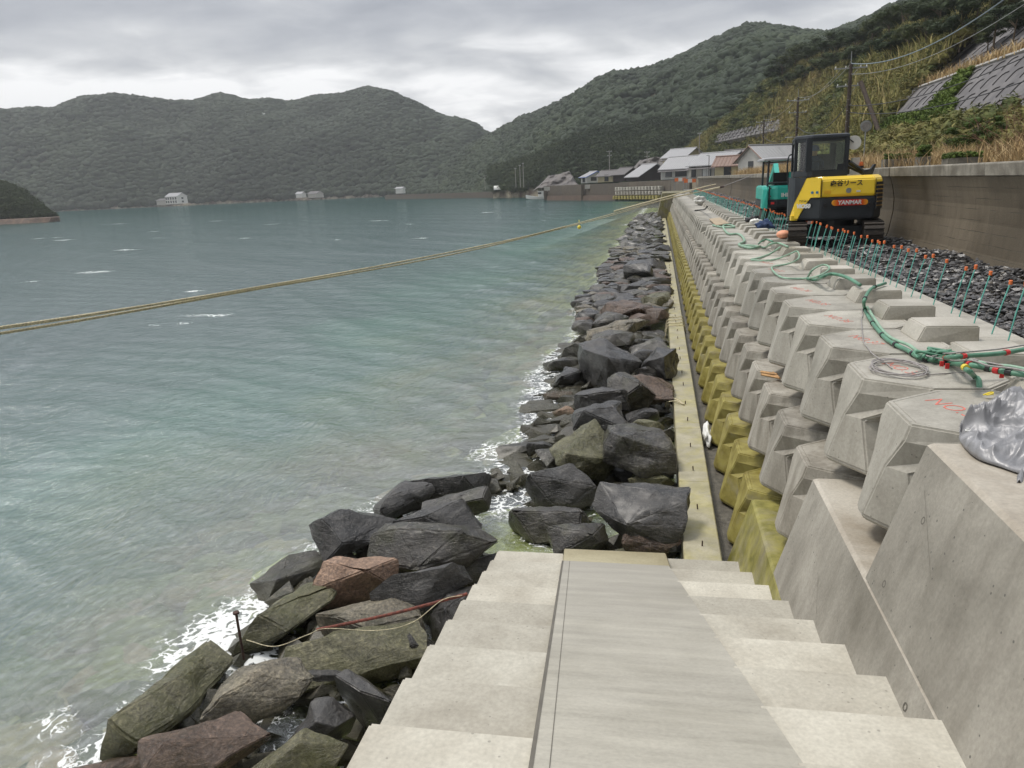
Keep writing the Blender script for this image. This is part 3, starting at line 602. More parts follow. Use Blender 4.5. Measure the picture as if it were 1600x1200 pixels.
# near boulders: (px, py, width px, height px, lean deg in plan, centre z, material, label)
NEAR = [
 (555,900,122,86,0,-4.12,'r_pink','rounded pinkish-tan boulder among the black rocks left of the stairs'),
 (452,966,170,70,36,-4.30,'r_olive','long flat olive slab with surf breaking on its seaward side'),
 (580,967,150,66,-8,-4.22,'r_tan','mottled tan and olive boulder crossed by the rusty bar'),
 (556,1025,190,74,-6,-4.22,'r_olive','broad smooth olive-green boulder below the rusty bar'),
 (403,1080,140,84,4,-4.10,'r_tan','grey boulder with a flat tan top in front of the upright steel rod'),
 (478,1066,90,62,0,-4.35,'r_black','black wet boulder tucked behind the flat tan topped one'),
 (508,1132,78,78,0,-4.12,'r_black','small black boulder between the stairs and the brown rock'),
 (583,1110,80,150,70,-4.18,'r_black','long steep black boulder leaning against the side of the stairs'),
 (268,1092,190,72,38,-4.30,'r_olive','long mossy green boulder pointing out into the surf'),
 (322,1172,150,96,0,-4.12,'r_brown','reddish brown boulder at the bottom edge of the photo'),
 (462,1182,130,84,0,-4.05,'r_olive','olive boulder at the bottom edge beside the stairs'),
 (180,1200,90,44,0,-4.35,'r_brown','brown boulder cut off by the bottom edge, furthest left'),
 (312,1112,80,60,10,-4.40,'r_dark','dark wet boulder wedged between the mossy and the brown one'),
 (452,902,110,46,34,-4.42,'r_dark','low dark boulder awash to the left of the pinkish one'),
 (556,826,125,78,30,-4.15,'r_black','angular black boulder at the seaward corner of the rock mound'),
 (628,778,92,48,30,-4.22,'r_black','black boulder between the seaward corner one and the far tip of the mound'),
 (700,756,130,42,8,-4.25,'r_black','rough black boulder at the far tip of the rock mound'),
 (712,782,100,58,0,-4.10,'r_dark','dark grey boulder just in front of the far tip of the mound'),
 (682,814,130,66,-4,-4.02,'r_black','flat-topped black boulder in the middle of the mound'),
 (672,856,190,72,-14,-4.08,'r_dark','largest dark grey boulder of the mound, sloping down to the water'),
 (657,914,142,72,10,-4.02,'r_black','black flat boulder just above the rusty bar'),
 (704,962,104,104,50,-4.28,'r_black','dark boulder beside the upper stair steps, under the rusty bar'),
 (752,886,60,34,20,-4.30,'r_dark','small dark boulder at the foot of the left steps'),
 (655,1010,60,60,30,-4.30,'r_black','small black boulder beside the third step'),
 (998,806,138,112,-10,-3.98,'r_black','big black boulder beside the footing strip at the foot of the stairs'),
 (1018,842,82,62,0,-4.16,'r_brown','rust-brown rock under the big black boulder by the strip'),
 (908,840,90,60,20,-4.20,'r_dark','grey-brown boulder right behind the end of the ramp'),
 (857,818,118,66,-6,-4.32,'r_dark','grey flat-topped boulder standing in the inlet behind the stairs'),
 (878,756,104,72,0,-4.15,'r_black','black boulder with a pitted wet front in the inlet'),
 (912,700,102,98,20,-3.98,'r_olive','tall wedge-shaped black boulder with an olive back'),
 (998,708,108,96,14,-3.95,'r_dark','large dark boulder with an olive side beside the strip'),
 (1018,750,66,40,0,-4.25,'r_olive','green weedy boulder between the two large ones by the strip'),
 (1010,670,54,36,0,-4.10,'r_olive','small green-grey boulder beside the strip rope'),
 (938,655,80,60,0,-4.00,'r_black','rounded black boulder behind the tall wedge-shaped one'),
 (942,622,84,50,0,-3.98,'r_black','dark blocky boulder left of the pinkish brown one'),
 (984,612,72,64,-20,-3.92,'r_dark','dark grey ridged boulder left of the pinkish brown one, nearer the strip'),
 (1016,608,66,56,0,-3.98,'r_brown','pinkish brown boulder beside the footing strip'),
 (1003,652,50,34,0,-4.15,'r_black','small black boulder in a gap beside the strip'),
 (953,566,84,78,10,-3.85,'r_black','big angular black boulder standing highest in the near revetment'),
 (1036,566,58,54,40,-3.85,'r_black','black boulder leaning over the edge of the footing strip'),
 (1014,582,44,30,0,-4.05,'r_dark','dark green boulder below the one leaning on the strip'),
 (966,518,104,54,24,-3.90,'r_tan','large tan-brown rounded boulder in the revetment'),
 (958,530,62,30,0,-3.90,'r_dark','grey boulder in front of the tan-brown rounded one'),
 (1016,544,58,40,0,-4.0,'r_dark','dark mossy boulder beside the strip behind the leaning one'),
 (980,486,76,36,0,-3.95,'r_brown','dark brown rounded boulder behind the tan one'),
 (948,502,56,34,10,-4.05,'r_dark','dark grey boulder seaward of the dark brown one'),
 (1024,474,42,38,0,-4.0,'r_olive','green-grey boulder touching the footing strip'),
 (995,424,40,36,30,-3.80,'r_black','sharp black boulder perched on the distant flat rocks'),
 (1015,413,50,22,0,-3.85,'r_black','long dark boulder perched beside the strip on the distant flat rocks'),
 (812,706,66,22,14,-4.46,'r_black','low black rock awash at the outer edge of the inlet'),
 (842,700,50,30,30,-4.40,'r_black','pointed black rock awash left of the wedge-shaped boulder'),
 (866,716,44,40,30,-4.30,'r_dark','dark rock against the wedge-shaped boulder, half in water'),
 (880,644,40,24,0,-4.46,'r_pink','pale pinkish rock washed over by foam'),
 (872,620,44,20,0,-4.46,'r_brown','brown rock awash just beyond the pale pinkish one'),
 (896,662,40,22,0,-4.44,'r_dark','small dark rock in the foam at the waterline'),
 (892,588,66,40,30,-4.30,'r_black','black rock at the waterline left of the big angular boulder'),
 (880,570,56,28,26,-4.40,'r_dark','dark seaward rock just beyond the waterline one'),
 (912,548,70,36,24,-4.25,'r_dark','grey seaward rock in front of the tan-brown boulder'),
 (936,462,14,13,0,-4.35,'r_black','little black rock standing off in the surf'),
 (770,880,30,20,0,-4.40,'r_dark','little rock at the left corner of the stair foot'),
 (975,870,60,40,0,-4.42,'r_olive','green weedy stone under water beside the ramp end'),
 (945,740,50,50,0,-4.55,'r_olive','yellowish weedy stone in the pool behind the inlet boulder'),
 (1000,560,50,36,0,-4.1,'r_black','black stone between the angular and the leaning boulder'),
 (975,640,50,40,0,-4.25,'r_black','black stone deep in the pile left of the green-grey one'),
 (965,745,50,50,0,-4.45,'r_black','black stone behind the big boulder by the strip'),
 (900,790,50,34,0,-4.62,'r_dark','sunken dark stone in the inlet'),
]
for i, (px, py, wp, hp, lean, z, mt, lab) in enumerate(NEAR):
    c = atZ(px, py, z); d = c.length; a = wp * d / F / 2; ht = hp * d / F; el = math.asin(-c.z / d)
    hz = max(.36 * ht, .17 * a * 2) ; dep = max((ht / 2 - hz * math.cos(el)) / math.sin(el), .45 * a)
    dims = (a * 1.10, min(dep, a * 1.8) * 1.12, hz * 1.28)
    view = math.atan2(-c.x, c.y)     # rotate so that the width lies across the line of sight
    boulder(c.x, c.y, c.z - hz * .15, dims, view + math.radians(lean), M[mt], lab, 100 + i, n=16 if mt in ('r_pink', 'r_tan') else 15, ang=.45 if mt in ('r_pink', 'r_tan') else .78, tilt=(random.uniform(-.12, .12), random.uniform(-.12, .12)))
# filler under the pile and distant flat rocks
cnt = 0; y = 10.6; rr_ = random.Random(3)
fars = []
while y < 100:
    stepy = .62 + max(0, y - 25) * .012; x = -2.45 + .25 * math.sin(y * .6)
    while x < .15:
        wdt = rr_.uniform(.32, .5) * (1 if y < 40 else 1.15); fars.append((x + rr_.uniform(-.1, .1), y + rr_.uniform(-.2, .2), wdt)); x += wdt * 1.75
    y += stepy
fill = []
for (x, y, a) in fars:
    zc_ = (-4.32 if y > 23 else -4.62) + .13 * (x + 2.5) * (1 if y > 23 else .6)
    mt = rr_.choice(['r_black', 'r_dark', 'r_dark', 'r_black', 'r_brown', 'r_tan'] if y > 23 else ['r_black', 'r_dark'])
    if cnt < 232:
        boulder(x, y, zc_, (a * 1.05, a * rr_.uniform(.62, .9), a * .42), rr_.uniform(-.4, .4), M[mt], 'dark wet rock in the long stretch of flat revetment rocks along the strip' if y > 23 else 'half sunken dark rock low in the near revetment', 700 + cnt, n=15, ang=.6, group='flat rocks along the footing strip'); cnt += 1
    else: fill.append((x, y, zc_, a))
if fill:
    o = scatter('distant_rocks', stones, [(f[0], f[1], f[2]) for f in fill], [(f[3] * 1.1, f[3] * .8, f[3] * .45) for f in fill], [random.random() for _ in fill], M['r_dark']); tag(o, 'far end of the rock revetment where single rocks blend together', 'rocks', kind='stuff')
# ================================================================== SEABED + SEA
SHORE = np.array([(-9, -20), (-6.0, 0), (-5.0, 3.5), (-4.6, 5.0), (-4.35, 6.2), (-4.35, 8.5), (-4.0, 10.0), (-2.7, 11.0), (-2.5, 13), (-2.45, 20), (-2.6, 36), (-2.7, 48), (-2.6, 100), (-2.3, 140), (-2, 168), (-9, 184), (-30, 216)])
def shore_d(x, y):
    """signed distance seaward of the waterline (positive = out at sea)"""
    P = np.stack([x, y], -1); best = np.full(x.shape, 1e9)
    for a, b in zip(SHORE, SHORE[1:]):
        ab = b - a; tt = np.clip(((P - a) @ ab) / (ab @ ab), 0, 1); d = np.linalg.norm(P - (a + tt[..., None] * ab), axis=-1); best = np.minimum(best, d)
    xs = np.interp(y, SHORE[:14, 1], SHORE[:14, 0]); return np.where(x < xs, best, -best)
def vnoise(x, y, s, seed=0):
    """cheap tiling-free value noise"""
    x = x * s + seed * 17.3; y = y * s + seed * 9.1; xi = np.floor(x).astype(np.int64); yi = np.floor(y).astype(np.int64); fx = x - xi; fy = y - yi
    fx = fx * fx * (3 - 2 * fx); fy = fy * fy * (3 - 2 * fy)
    def h(a, b):
        n = (a * 374761393 + b * 668265263 + seed * 1442695) & 0x7fffffff; n = (n ^ (n >> 13)) * 1274126177 & 0x7fffffff; return ((n ^ (n >> 16)) & 0xffff) / 65535.0
    return (h(xi, yi) * (1 - fx) + h(xi + 1, yi) * fx) * (1 - fy) + (h(xi, yi + 1) * (1 - fx) + h(xi + 1, yi + 1) * fx) * fy
def fbm(x, y, s, o=4, seed=0):
    v = 0; a = .5
    for k in range(o): v = v + a * vnoise(x, y, s * 2 ** k, seed + k); a *= .5
    return v / (1 - .5 ** o)
def seabed(x, y):
    d = shore_d(x, y); z = np.where(d < 0, -4.72 - .10 * np.clip(d + 2.5, -2, 3) * 0 + .12 * np.clip(-d, 0, 1.5), -4.66 - .34 * d)
    return z + (fbm(x, y, 1.1, 3, 5) - .5) * .5 * np.clip((d + 3) / 4, .25, 1)
gx = np.linspace(-34, .28, 190); gy = np.concatenate([np.linspace(-2, 24, 160), np.linspace(24.5, 130, 110)])
GX, GY = np.meshgrid(gx, gy); GZ = seabed(GX, GY); nx, ny = len(gx), len(gy)
ii = (np.arange(ny - 1)[:, None] * nx + np.arange(nx - 1)[None]).ravel(); Fq = np.stack([ii, ii + 1, ii + nx + 1, ii + nx], 1)
m, t, p, _ = mat_base('seabed'); v = coords(t, False, scale=(1, .6, 1)); n = noise_n(t, v, 1.0, 7, .65, 1.0); n2_ = noise_n(t, v, .35, 3)
c = ramp_n(t, n, [(.34, (.03, .035, .02)), (.46, (.18, .17, .05)), (.55, (.50, .45, .15)), (.70, (.16, .17, .07))]); t.links.new(c, p.inputs['Base Color']); p.inputs['Roughness'].default_value = .9
tag(npobj('seabed', np.stack([GX.ravel(), GY.ravel(), GZ.ravel()], 1), Fq, m, smooth=True), kind='structure')
# submerged stones
n = 900; xx = rng.uniform(-9, 0.1, n); yy = rng.uniform(1, 30, n); d = shore_d(xx, yy); k = (d > -2.6) & (d < 4.2); xx, yy, d = xx[k], yy[k], d[k]
ss = rng.uniform(.22, .75, len(xx)); zz = seabed(xx, yy) + .02
zz = np.minimum(zz, SEA - .10 - ss * .62)
m, t, p, _ = mat_base('sunken_stone'); a = nd(t, 'ShaderNodeAttribute', attribute_name='tint'); v = coords(t, False)
c = ramp_n(t, a.outputs['Fac'], [(0, (.06, .065, .05)), (.4, (.15, .15, .08)), (.75, (.34, .32, .15)), (1, (.42, .28, .2))]); c = mix_n(t, .8, c, ramp_n(t, noise_n(t, v, 4, 6, .7), [(.3, (.4, .4, .4)), (.7, (1.3, 1.3, 1.3))]), 'MULTIPLY')
t.links.new(c, p.inputs['Base Color']); p.inputs['Roughness'].default_value = .9
ic = [ico(2, .3, s) for s in range(4)]
o = scatter('sunken_stones', ic, np.stack([xx, yy, zz], 1), np.stack([ss, ss * .75, ss * .45], 1), rng.uniform(.25, 1, len(xx)), m, smooth=True, tvar=.02); tag(o, 'yellow-green stones lying under the shallow water', 'underwater stones', kind='stuff')
n = 620; xx = np.concatenate([rng.uniform(-4.4, -1.3, n), rng.uniform(-2.3, .2, n)]); yy = np.concatenate([rng.uniform(4.5, 11.2, n), rng.uniform(8.2, 24, n)]); xx[:n] -= np.clip(6.2 - yy[:n], 0, 2) * .25
k = shore_d(xx, yy) < -.15; xx, yy = xx[k], yy[k]; ss = rng.uniform(.07, .24, len(xx)); zz = SEA + rng.uniform(-.16, .10, len(xx)); k = ~((yy > 8.4) & (yy < 10.6) & (xx > -2.6) & (xx < -1.3)); xx, yy, ss, zz = xx[k], yy[k], ss[k], zz[k]
m_r = rockmat('wet_rubble', (.016, .015, .013), (.09, .08, .065), moss=.3, coat=.3)
o = scatter('rubble', stones, np.stack([xx, yy, zz], 1), np.stack([ss * 1.2, ss, ss * .75], 1), rng.uniform(0, 1, len(xx)), m_r, tvar=0); tag(o, 'small dark wet rubble filling the gaps between the boulders', 'rubble', kind='stuff')
# sea surface: rings around the wall so that near waves are fine and far ones coarse
rs = [1.5]
while rs[-1] < 2600: rs.append(rs[-1] * 1.0088 + .004)
rs = np.array(rs); th = np.radians(np.linspace(-112, 30, 640)); Rr, Th = np.meshgrid(rs, th, indexing='ij')
WX = Rr * np.sin(Th); WY = Rr * np.cos(Th)
keep_x = np.minimum(WX, np.where(WY < 150, .30, 1e9)); WX = keep_x
def waves(x, y, cell):
    z = 0; A_ = .42
    for (lam, amp, az, ph) in ((9, .055, 215, 0), (5.2, .045, 232, 1.3), (3.1, .03, 200, 4.1), (1.9, .02, 243, 2.2), (1.2, .014, 190, 5.5), (.7, .008, 225, .4), (.45, .0045, 260, 3)):
        a_ = math.radians(az); ph2 = (fbm(x, y, 1 / (lam * 3.1), 2, int(lam * 7)) - .5) * 9
        s_ = np.sin((x * math.sin(a_) + y * math.cos(a_)) * 2 * math.pi / lam + ph + ph2); s_ = 1 - np.abs(s_) * 2 if lam < 6 else s_
        z = z + A_ * amp * s_ * np.clip((lam - 2.2 * cell) / lam * 2, 0, 1) * (0.55 + .9 * vnoise(x, y, 1 / (lam * 4), int(lam * 3)))
    return z
cell = Rr * .0095; D_ = shore_d(WX, WY); inl = np.clip((D_ + .6) / 2.0, .22, 1)
WZ = SEA + waves(WX, WY, cell) * inl
sbd = seabed(np.clip(WX, -60, 1), np.clip(WY, -20, 170)); depth = np.clip(np.where((WX < -60) | (WY > 170), 20, SEA - sbd), .02, 20)
# foam: where rocks break the surface, along the waterline, and scattered crests
foam = np.zeros_like(WX); near = (Rr < 130) & (Th > math.radians(-80)); fx, fy = WX[near], WY[near]; fo = np.zeros_like(fx)
for (x, y, r) in RKS:
    sel = (np.abs(fx - x) < r + 1.1) & (np.abs(fy - y) < r + 1.1)
    if sel.any():
        dd = np.hypot(fx[sel] - x, fy[sel] - y) - r * .8; fo[sel] = np.maximum(fo[sel], np.clip(1 - np.abs(dd) / .45, 0, 1) * .62)
df = D_[near]; fo = np.where(df < -1.2, fo * .55, fo); fo = np.maximum(fo, .52 * np.exp(-((df + .15) / .55) ** 2)) * np.where(df > 1.2, .45, 1)
for (px, py, r, s) in ((340, 1000, .55, 1.15), (385, 965, .5, 1.1), (300, 1020, .4, 1.0), (430, 935, .35, 1.0), (490, 905, .28, 1.2), (190, 1165, .32, 1.2), (235, 1180, .22, 1.1), (400, 1030, .28, 1.2), (80, 1130, .25, .55), (520, 860, .4, .6), (830, 755, .7, .72), (780, 705, .6, .7), (865, 650, .5, .85), (875, 600, .5, .85), (965, 440, .9, 1.0), (970, 420, 1.0, .8), (955, 470, .6, .8), (930, 500, .5, .7), (880, 560, .5, .8), (845, 690, .4, .8), (520, 1105, .25, .8), (795, 790, .5, .62), (985, 380, 1.2, .8), (1000, 350, 2, .8)):
    c = atZ(px, py, SEA); dd = np.hypot(fx - c.x, fy - c.y) / r; fo = np.maximum(fo, np.exp(-dd ** 2) * s)
foam[near] = fo
for (px, py, rx, ry, s) in ((150, 425, 1.2, .8, 1.3), (300, 455, .7, .3, 1.0), (330, 492, 1.6, .35, .85), (270, 505, 1.2, .3, .8), (385, 372, .8, .6, 1.0), (75, 372, 2.5, 1.2, .9), (100, 375, 2, 1, .9), (235, 362, 1.5, 1, .9), (245, 372, 3, 1, .8), (700, 395, .4, .3, .8), (850, 345, .8, .8, .9), (80, 396, 2, .6, .8), (525, 375, .6, .5, .8), (200, 390, 1.5, .7, 1.0), (430, 350, 2.5, 1.2, 1.0), (590, 345, 2, 1, 1.0), (45, 440, .8, .5, .9), (660, 372, 1, .6, 1.0), (350, 345, 3, 1.5, 1.0), (180, 350, 4, 1.5, 1.0), (760, 332, 2, 1.2, .9), (640, 350, 1, .8, .8)):
    c = atZ(px, py, SEA); foam = np.maximum(foam, np.exp(-((WX - c.x) / rx) ** 2 - ((WY - c.y) / ry) ** 2) * s * np.clip(fbm(WX, WY, 1.6 / rx, 4, 21) * 3.4 - 1.0, 0, 1))
nr, nth = WX.shape; ii = (np.arange(nr - 1)[:, None] * nth + np.arange(nth - 1)[None]).ravel(); Fq = np.stack([ii, ii + nth, ii + nth + 1, ii + 1], 1)
m = bpy.data.materials.new('sea_water'); m.use_nodes = True; t = m.node_tree; t.nodes.clear(); out = nd(t, 'ShaderNodeOutputMaterial')
dep = nd(t, 'ShaderNodeAttribute', attribute_name='depth').outputs['Fac']; fm = nd(t, 'ShaderNodeAttribute', attribute_name='foam').outputs['Fac']; v = coords(t, False)
vb = coords(t, False, scale=(1, 1, .3)); nb1 = noise_n(t, coords(t, False, scale=(1, .7, .3)), 8.5, 7, .7, .5); nb2 = noise_n(t, vb, 1.7, 4, .6, .3); nb3 = noise_n(t, vb, .12, 4, .55, .5)
bp = nd(t, 'ShaderNodeBump'); bp.inputs['Strength'].default_value = .62; bp.inputs['Distance'].default_value = .055
t.links.new(math_n(t, 'ADD', nb1, math_n(t, 'MULTIPLY', nb2, 1.6)), bp.inputs['Height'])
body = nd(t, 'ShaderNodeBsdfDiffuse'); bc = ramp_n(t, math_n(t, 'ADD', math_n(t, 'MULTIPLY', dep, .16), math_n(t, 'MULTIPLY', math_n(t, 'SUBTRACT', nb3, .5), .8)), [(.05, (.15, .18, .045)), (.15, (.065, .165, .07)), (.3, (.018, .125, .080)), (.55, (.008, .080, .060)), (.95, (.018, .072, .068))])
t.links.new(bc, body.inputs[0]); tr = nd(t, 'ShaderNodeBsdfTransparent'); tr.inputs[0].default_value = (.80, .92, .84, 1)
thick = math_n(t, 'MAXIMUM', math_n(t, 'MULTIPLY', math_n(t, 'SUBTRACT', math_n(t, 'POWER', 2.718, math_n(t, 'MULTIPLY', dep, -.5)), .27), 1.6), 0.0, clamp=True)
ms = nd(t, 'ShaderNodeMixShader'); t.links.new(thick, ms.inputs[0]); t.links.new(body.outputs[0], ms.inputs[1]); t.links.new(tr.outputs[0], ms.inputs[2])
gl = nd(t, 'ShaderNodeBsdfGlossy'); gl.inputs['Roughness'].default_value = .09; t.links.new(bp.outputs[0], gl.inputs['Normal'])
fr = nd(t, 'ShaderNodeFresnel'); fr.inputs[0].default_value = 1.34; t.links.new(bp.outputs[0], fr.inputs['Normal'])
frc = math_n(t, 'MINIMUM', math_n(t, 'MULTIPLY', fr.outputs[0], .68), .58)
mg = nd(t, 'ShaderNodeMixShader'); t.links.new(frc, mg.inputs[0]); t.links.new(ms.outputs[0], mg.inputs[1]); t.links.new(gl.outputs[0], mg.inputs[2])
fn = noise_n(t, v, 4.5, 8, .72, 1.4); vo = nd(t, 'ShaderNodeTexVoronoi', feature='DISTANCE_TO_EDGE'); vo.inputs['Scale'].default_value = 4.2
dv = nd(t, 'ShaderNodeVectorMath', operation='ADD'); cv = nd(t, 'ShaderNodeTexNoise'); cv.inputs['Scale'].default_value = 3; cv.inputs['Detail'].default_value = 4; t.links.new(v, cv.inputs['Vector'])
t.links.new(v, dv.inputs[0]); t.links.new(cv.outputs['Color'], dv.inputs[1]); t.links.new(dv.outputs[0], vo.inputs['Vector'])
web = math_n(t, 'SUBTRACT', .14, vo.outputs['Distance']); web = math_n(t, 'MULTIPLY', web, 2.2)
ff = math_n(t, 'ADD', math_n(t, 'MULTIPLY', fm, .62), math_n(t, 'ADD', math_n(t, 'SUBTRACT', fn, .62), web))
wn = noise_n(t, coords(t, False, scale=(.6, 1.3, 1)), .55, 9, .74, .8); wc_ = math_n(t, 'SUBTRACT', wn, .755)      # loose white flecks far out
ff = math_n(t, 'MAXIMUM', math_n(t, 'MULTIPLY', math_n(t, 'SUBTRACT', math_n(t, 'SUBTRACT', ff, math_n(t, 'MULTIPLY', math_n(t, 'MAXIMUM', math_n(t, 'SUBTRACT', .2, fm), 0.0), 2.0)), .24), 1), wc_)
fk = nd(t, 'ShaderNodeMapRange'); t.links.new(ff, fk.inputs[0])
for i, vv in zip((1, 2, 3, 4), (.03, .22, 0, .95)): fk.inputs[i].default_value = vv
fd = nd(t, 'ShaderNodeBsdfDiffuse'); fd.inputs[0].default_value = (.78, .80, .79, 1)
mf = nd(t, 'ShaderNodeMixShader'); t.links.new(fk.outputs[0], mf.inputs[0]); t.links.new(mg.outputs[0], mf.inputs[1]); t.links.new(fd.outputs[0], mf.inputs[2]); t.links.new(mf.outputs[0], out.inputs[0])
WZ = WZ + np.clip(foam - .75, 0, 1) * fbm(WX, WY, 7, 3, 9) * .22
tag(npobj('water', np.stack([WX.ravel(), WY.ravel(), WZ.ravel()], 1), Fq, m, smooth=True, attrs={'depth': depth.ravel(), 'foam': foam.ravel()}), kind='structure')
# ================================================================== HILLS
def interp_cols(cols, n):
    cols = np.array(cols, float); s = np.linspace(0, len(cols) - 1, n); i = np.minimum(s.astype(int), len(cols) - 2); f = (s - i)[:, None]
    f = f * f * (3 - 2 * f) * .35 + f * .65
    return cols[i] * (1 - f) + cols[i + 1] * f
def hill(name, cols, nu, nv, mat, rough, prof=1.0, back=60, gully=.0, fs=.01, ext=None):
    """cols: (foot xyz, ridge xyz) rows. returns grid function data"""
    C_ = interp_cols(cols, nu); ft, rg = C_[:, :3], C_[:, 3:]; v = np.linspace(0, 1, nv)[None, :, None]
    G = ft[:, None] * (1 - v) + rg[:, None] * v
    zf = np.sin(v[..., 0] * math.pi / 2) ** prof if prof < 3 else v[..., 0]
    G[..., 2] = ft[:, None, 2] * (1 - zf) + rg[:, None, 2] * zf
    nz = fbm(G[..., 0] + 500, G[..., 1] + 500, fs, 5, 3) - .5; nzg = np.abs(fbm(G[..., 0] * 1.0 + 900, G[..., 1] + 100, fs * 1.7, 3, 8) - .5)
    wv = np.sin(np.clip(v[..., 0], 0, 1) * math.pi) ** .7
    G[..., 2] += (nz * rough + (-nzg) * gully) * wv
    # back slope
    bk = rg - ft; bk[:, 2] = 0; bk /= np.linalg.norm(bk, axis=1)[:, None] + 1e-9
    B = [rg + bk * back * k + np.array([0, 0, -.55 * back * k * .9]) for k in (.33, .7, 1.1, 1.7)]
    G = np.concatenate([ft[:, None] + np.array([0, 0, -6.0]), G] + [b[:, None] for b in B], 1)
    a, b = G.shape[:2]; ii = (np.arange(a - 1)[:, None] * b + np.arange(b - 1)[None]).ravel(); Fq = np.stack([ii, ii + b, ii + b + 1, ii + 1], 1)
    o = npobj(name, G.reshape(-1, 3), Fq, mat, smooth=True); tag(o, kind='structure'); return G[:, 1:nv + 1 + 1]
def on_grid(G, u, v):
    a, b = G.shape[:2]; fu = u * (a - 1); fv = v * (b - 1); i = np.minimum(fu.astype(int), a - 2); j = np.minimum(fv.astype(int), b - 2); p, q = (fu - i)[:, None], (fv - j)[:, None]
    return G[i, j] * (1 - p) * (1 - q) + G[i + 1, j] * p * (1 - q) + G[i, j + 1] * (1 - p) * q + G[i + 1, j + 1] * p * q
def azd(px, py, d): return tuple(atD(px, py, d))
def foot(px, d, z=-4.6):
    r = ray(px, 300); h = math.hypot(r[0], r[1]); return (r[0] / h * d, r[1] / h * d, z)
m, t, p, _ = mat_base('hillside_earth'); z_, g_n = world_z(t); v = coords(t, False)
c = ramp_n(t, noise_n(t, v, .05, 5), [(.35, (.035, .04, .02)), (.65, (.08, .075, .04))]); shore_c = ramp_n(t, noise_n(t, v, .3, 4), [(.4, (.09, .065, .05)), (.6, (.30, .27, .20))])
mr = nd(t, 'ShaderNodeMapRange'); t.links.new(z_, mr.inputs[0])
for i, vv in zip((1, 2, 3, 4), (-2.8, -1.2, 1, 0)): mr.inputs[i].default_value = vv
t.links.new(mix_n(t, mr.outputs[0], c, shore_c), p.inputs['Base Color']); p.inputs['Roughness'].default_value = .95; M['hill'] = m
LEAF = leafmat('evergreen_foliage', [(0, (.012, .022, .011)), (.35, (.026, .042, .019)), (.65, (.050, .068, .028)), (.86, (.085, .095, .035)), (1, (.14, .13, .055))])
SCRUB = leafmat('autumn_scrub', [(0, (.025, .04, .012)), (.35, (.07, .09, .025)), (.6, (.17, .16, .05)), (.82, (.24, .19, .08)), (1, (.19, .11, .065))])
GRASS = leafmat('dry_grass_blades', [(0, (.28, .17, .08)), (.5, (.46, .33, .17)), (1, (.62, .50, .31))])
# C: far ridge across the bay
RC = [(-420, 215, 1000, 800), (-200, 200, 980, 780), (0, 174, 950, 760), (85, 175, 930, 740), (130, 155, 920, 730), (180, 152, 910, 720), (240, 160, 900, 720), (305, 161, 900, 710), (345, 148, 880, 700), (385, 160, 880, 690), (420, 158, 870, 690), (450, 163, 860, 680), (500, 152, 850, 670), (535, 151, 840, 650), (575, 140, 830, 640), (610, 151, 820, 620), (650, 171, 810, 590), (700, 195, 790, 560), (735, 203, 740, 530), (765, 218, 720, 500), (800, 240, 700, 470), (840, 262, 680, 450)]
GC = hill('far_hill', [(*foot(a, d), *azd(a, b, D)) for a, b, D, d in RC], 220, 60, M['hill'], 34, prof=.95, gully=46, fs=.006)
# B: wooded mountain above the village
RB = [(690, 262, 620, 520), (740, 226, 600, 470), (780, 205, 580, 420), (815, 186, 565, 370), (850, 173, 550, 320), (905, 145, 530, 290), (935, 126, 520, 275), (960, 116, 510, 262), (1020, 112, 490, 250), (1060, 95, 470, 240), (1100, 79, 460, 230), (1165, 49, 450, 225), (1200, 49, 440, 222), (1245, 58, 430, 222), (1290, 61, 420, 222), (1335, 48, 410, 225), (1380, 26, 400, 228), (1430, 2, 390, 230), (1500, -25, 380, 230), (1700, -60, 380, 230), (1900, -60, 380, 230)]
GB = hill('mountain', [(*foot(a, d, -.4 if a > 850 else -4.5), *azd(a, b, D)) for a, b, D, d in RB], 200, 60, M['hill'], 22, prof=1.0, gully=22, fs=.011)
# B2: nearer wooded shoulder behind the village roofs
R2 = [(770, 262, 330, 300), (820, 250, 320, 285), (850, 240, 310, 275), (880, 222, 300, 265), (925, 205, 295, 255), (970, 200, 290, 250), (1020, 190, 285, 245), (1060, 188, 280, 240), (1110, 185, 275, 235), (1170, 190, 270, 230), (1300, 210, 270, 230)]
GB2 = hill('wooded_shoulder', [(*foot(a, d, -2.0), *azd(a, b + 5, D)) for a, b, D, d in R2], 90, 24, M['hill'], 5, prof=.8, gully=4, fs=.03, back=40)
# D: headland on the left edge
RD = [(-330, 240, 330, 300), (-200, 250, 325, 296), (-100, 262, 318, 292), (0, 290, 305, 286), (30, 303, 298, 284), (52, 322, 292, 283), (66, 338, 288, 284), (72, 342, 287, 285)]
GD = hill('headland', [(*foot(a, d, -3.4), *azd(a, b, D)) for a, b, D, d in RD], 60, 16, M['hill'], 1.5, prof=.7, back=50, fs=.05)
bm = BM(); pts = [foot(a, d, -3.2) for a, d in ((-330, 290), (-100, 280), (0, 272), (40, 268), (70, 268), (88, 270), (86, 285), (60, 296), (-330, 320))]
ring = [bm.verts.new((x + random.uniform(-1, 1), y, z - (0 if i < 6 else 0))) for i, (x, y, z) in enumerate(pts)]; lowr = [bm.verts.new((v.co.x * 1.0, v.co.y - 3 if i < 6 else v.co.y, -6)) for i, v in enumerate(ring)]
bm.faces.new(ring); [bm.faces.new((ring[i], lowr[i], lowr[(i + 1) % 9], ring[(i + 1) % 9])) for i in range(9)]; bmesh.ops.recalc_face_normals(bm, faces=bm.faces)
tag(obj('rock_shelf', bm, plain('brown_shore_rock', (.11, .075, .055), .8, var=.5, sc_=.6, bump=.5)), kind='structure')
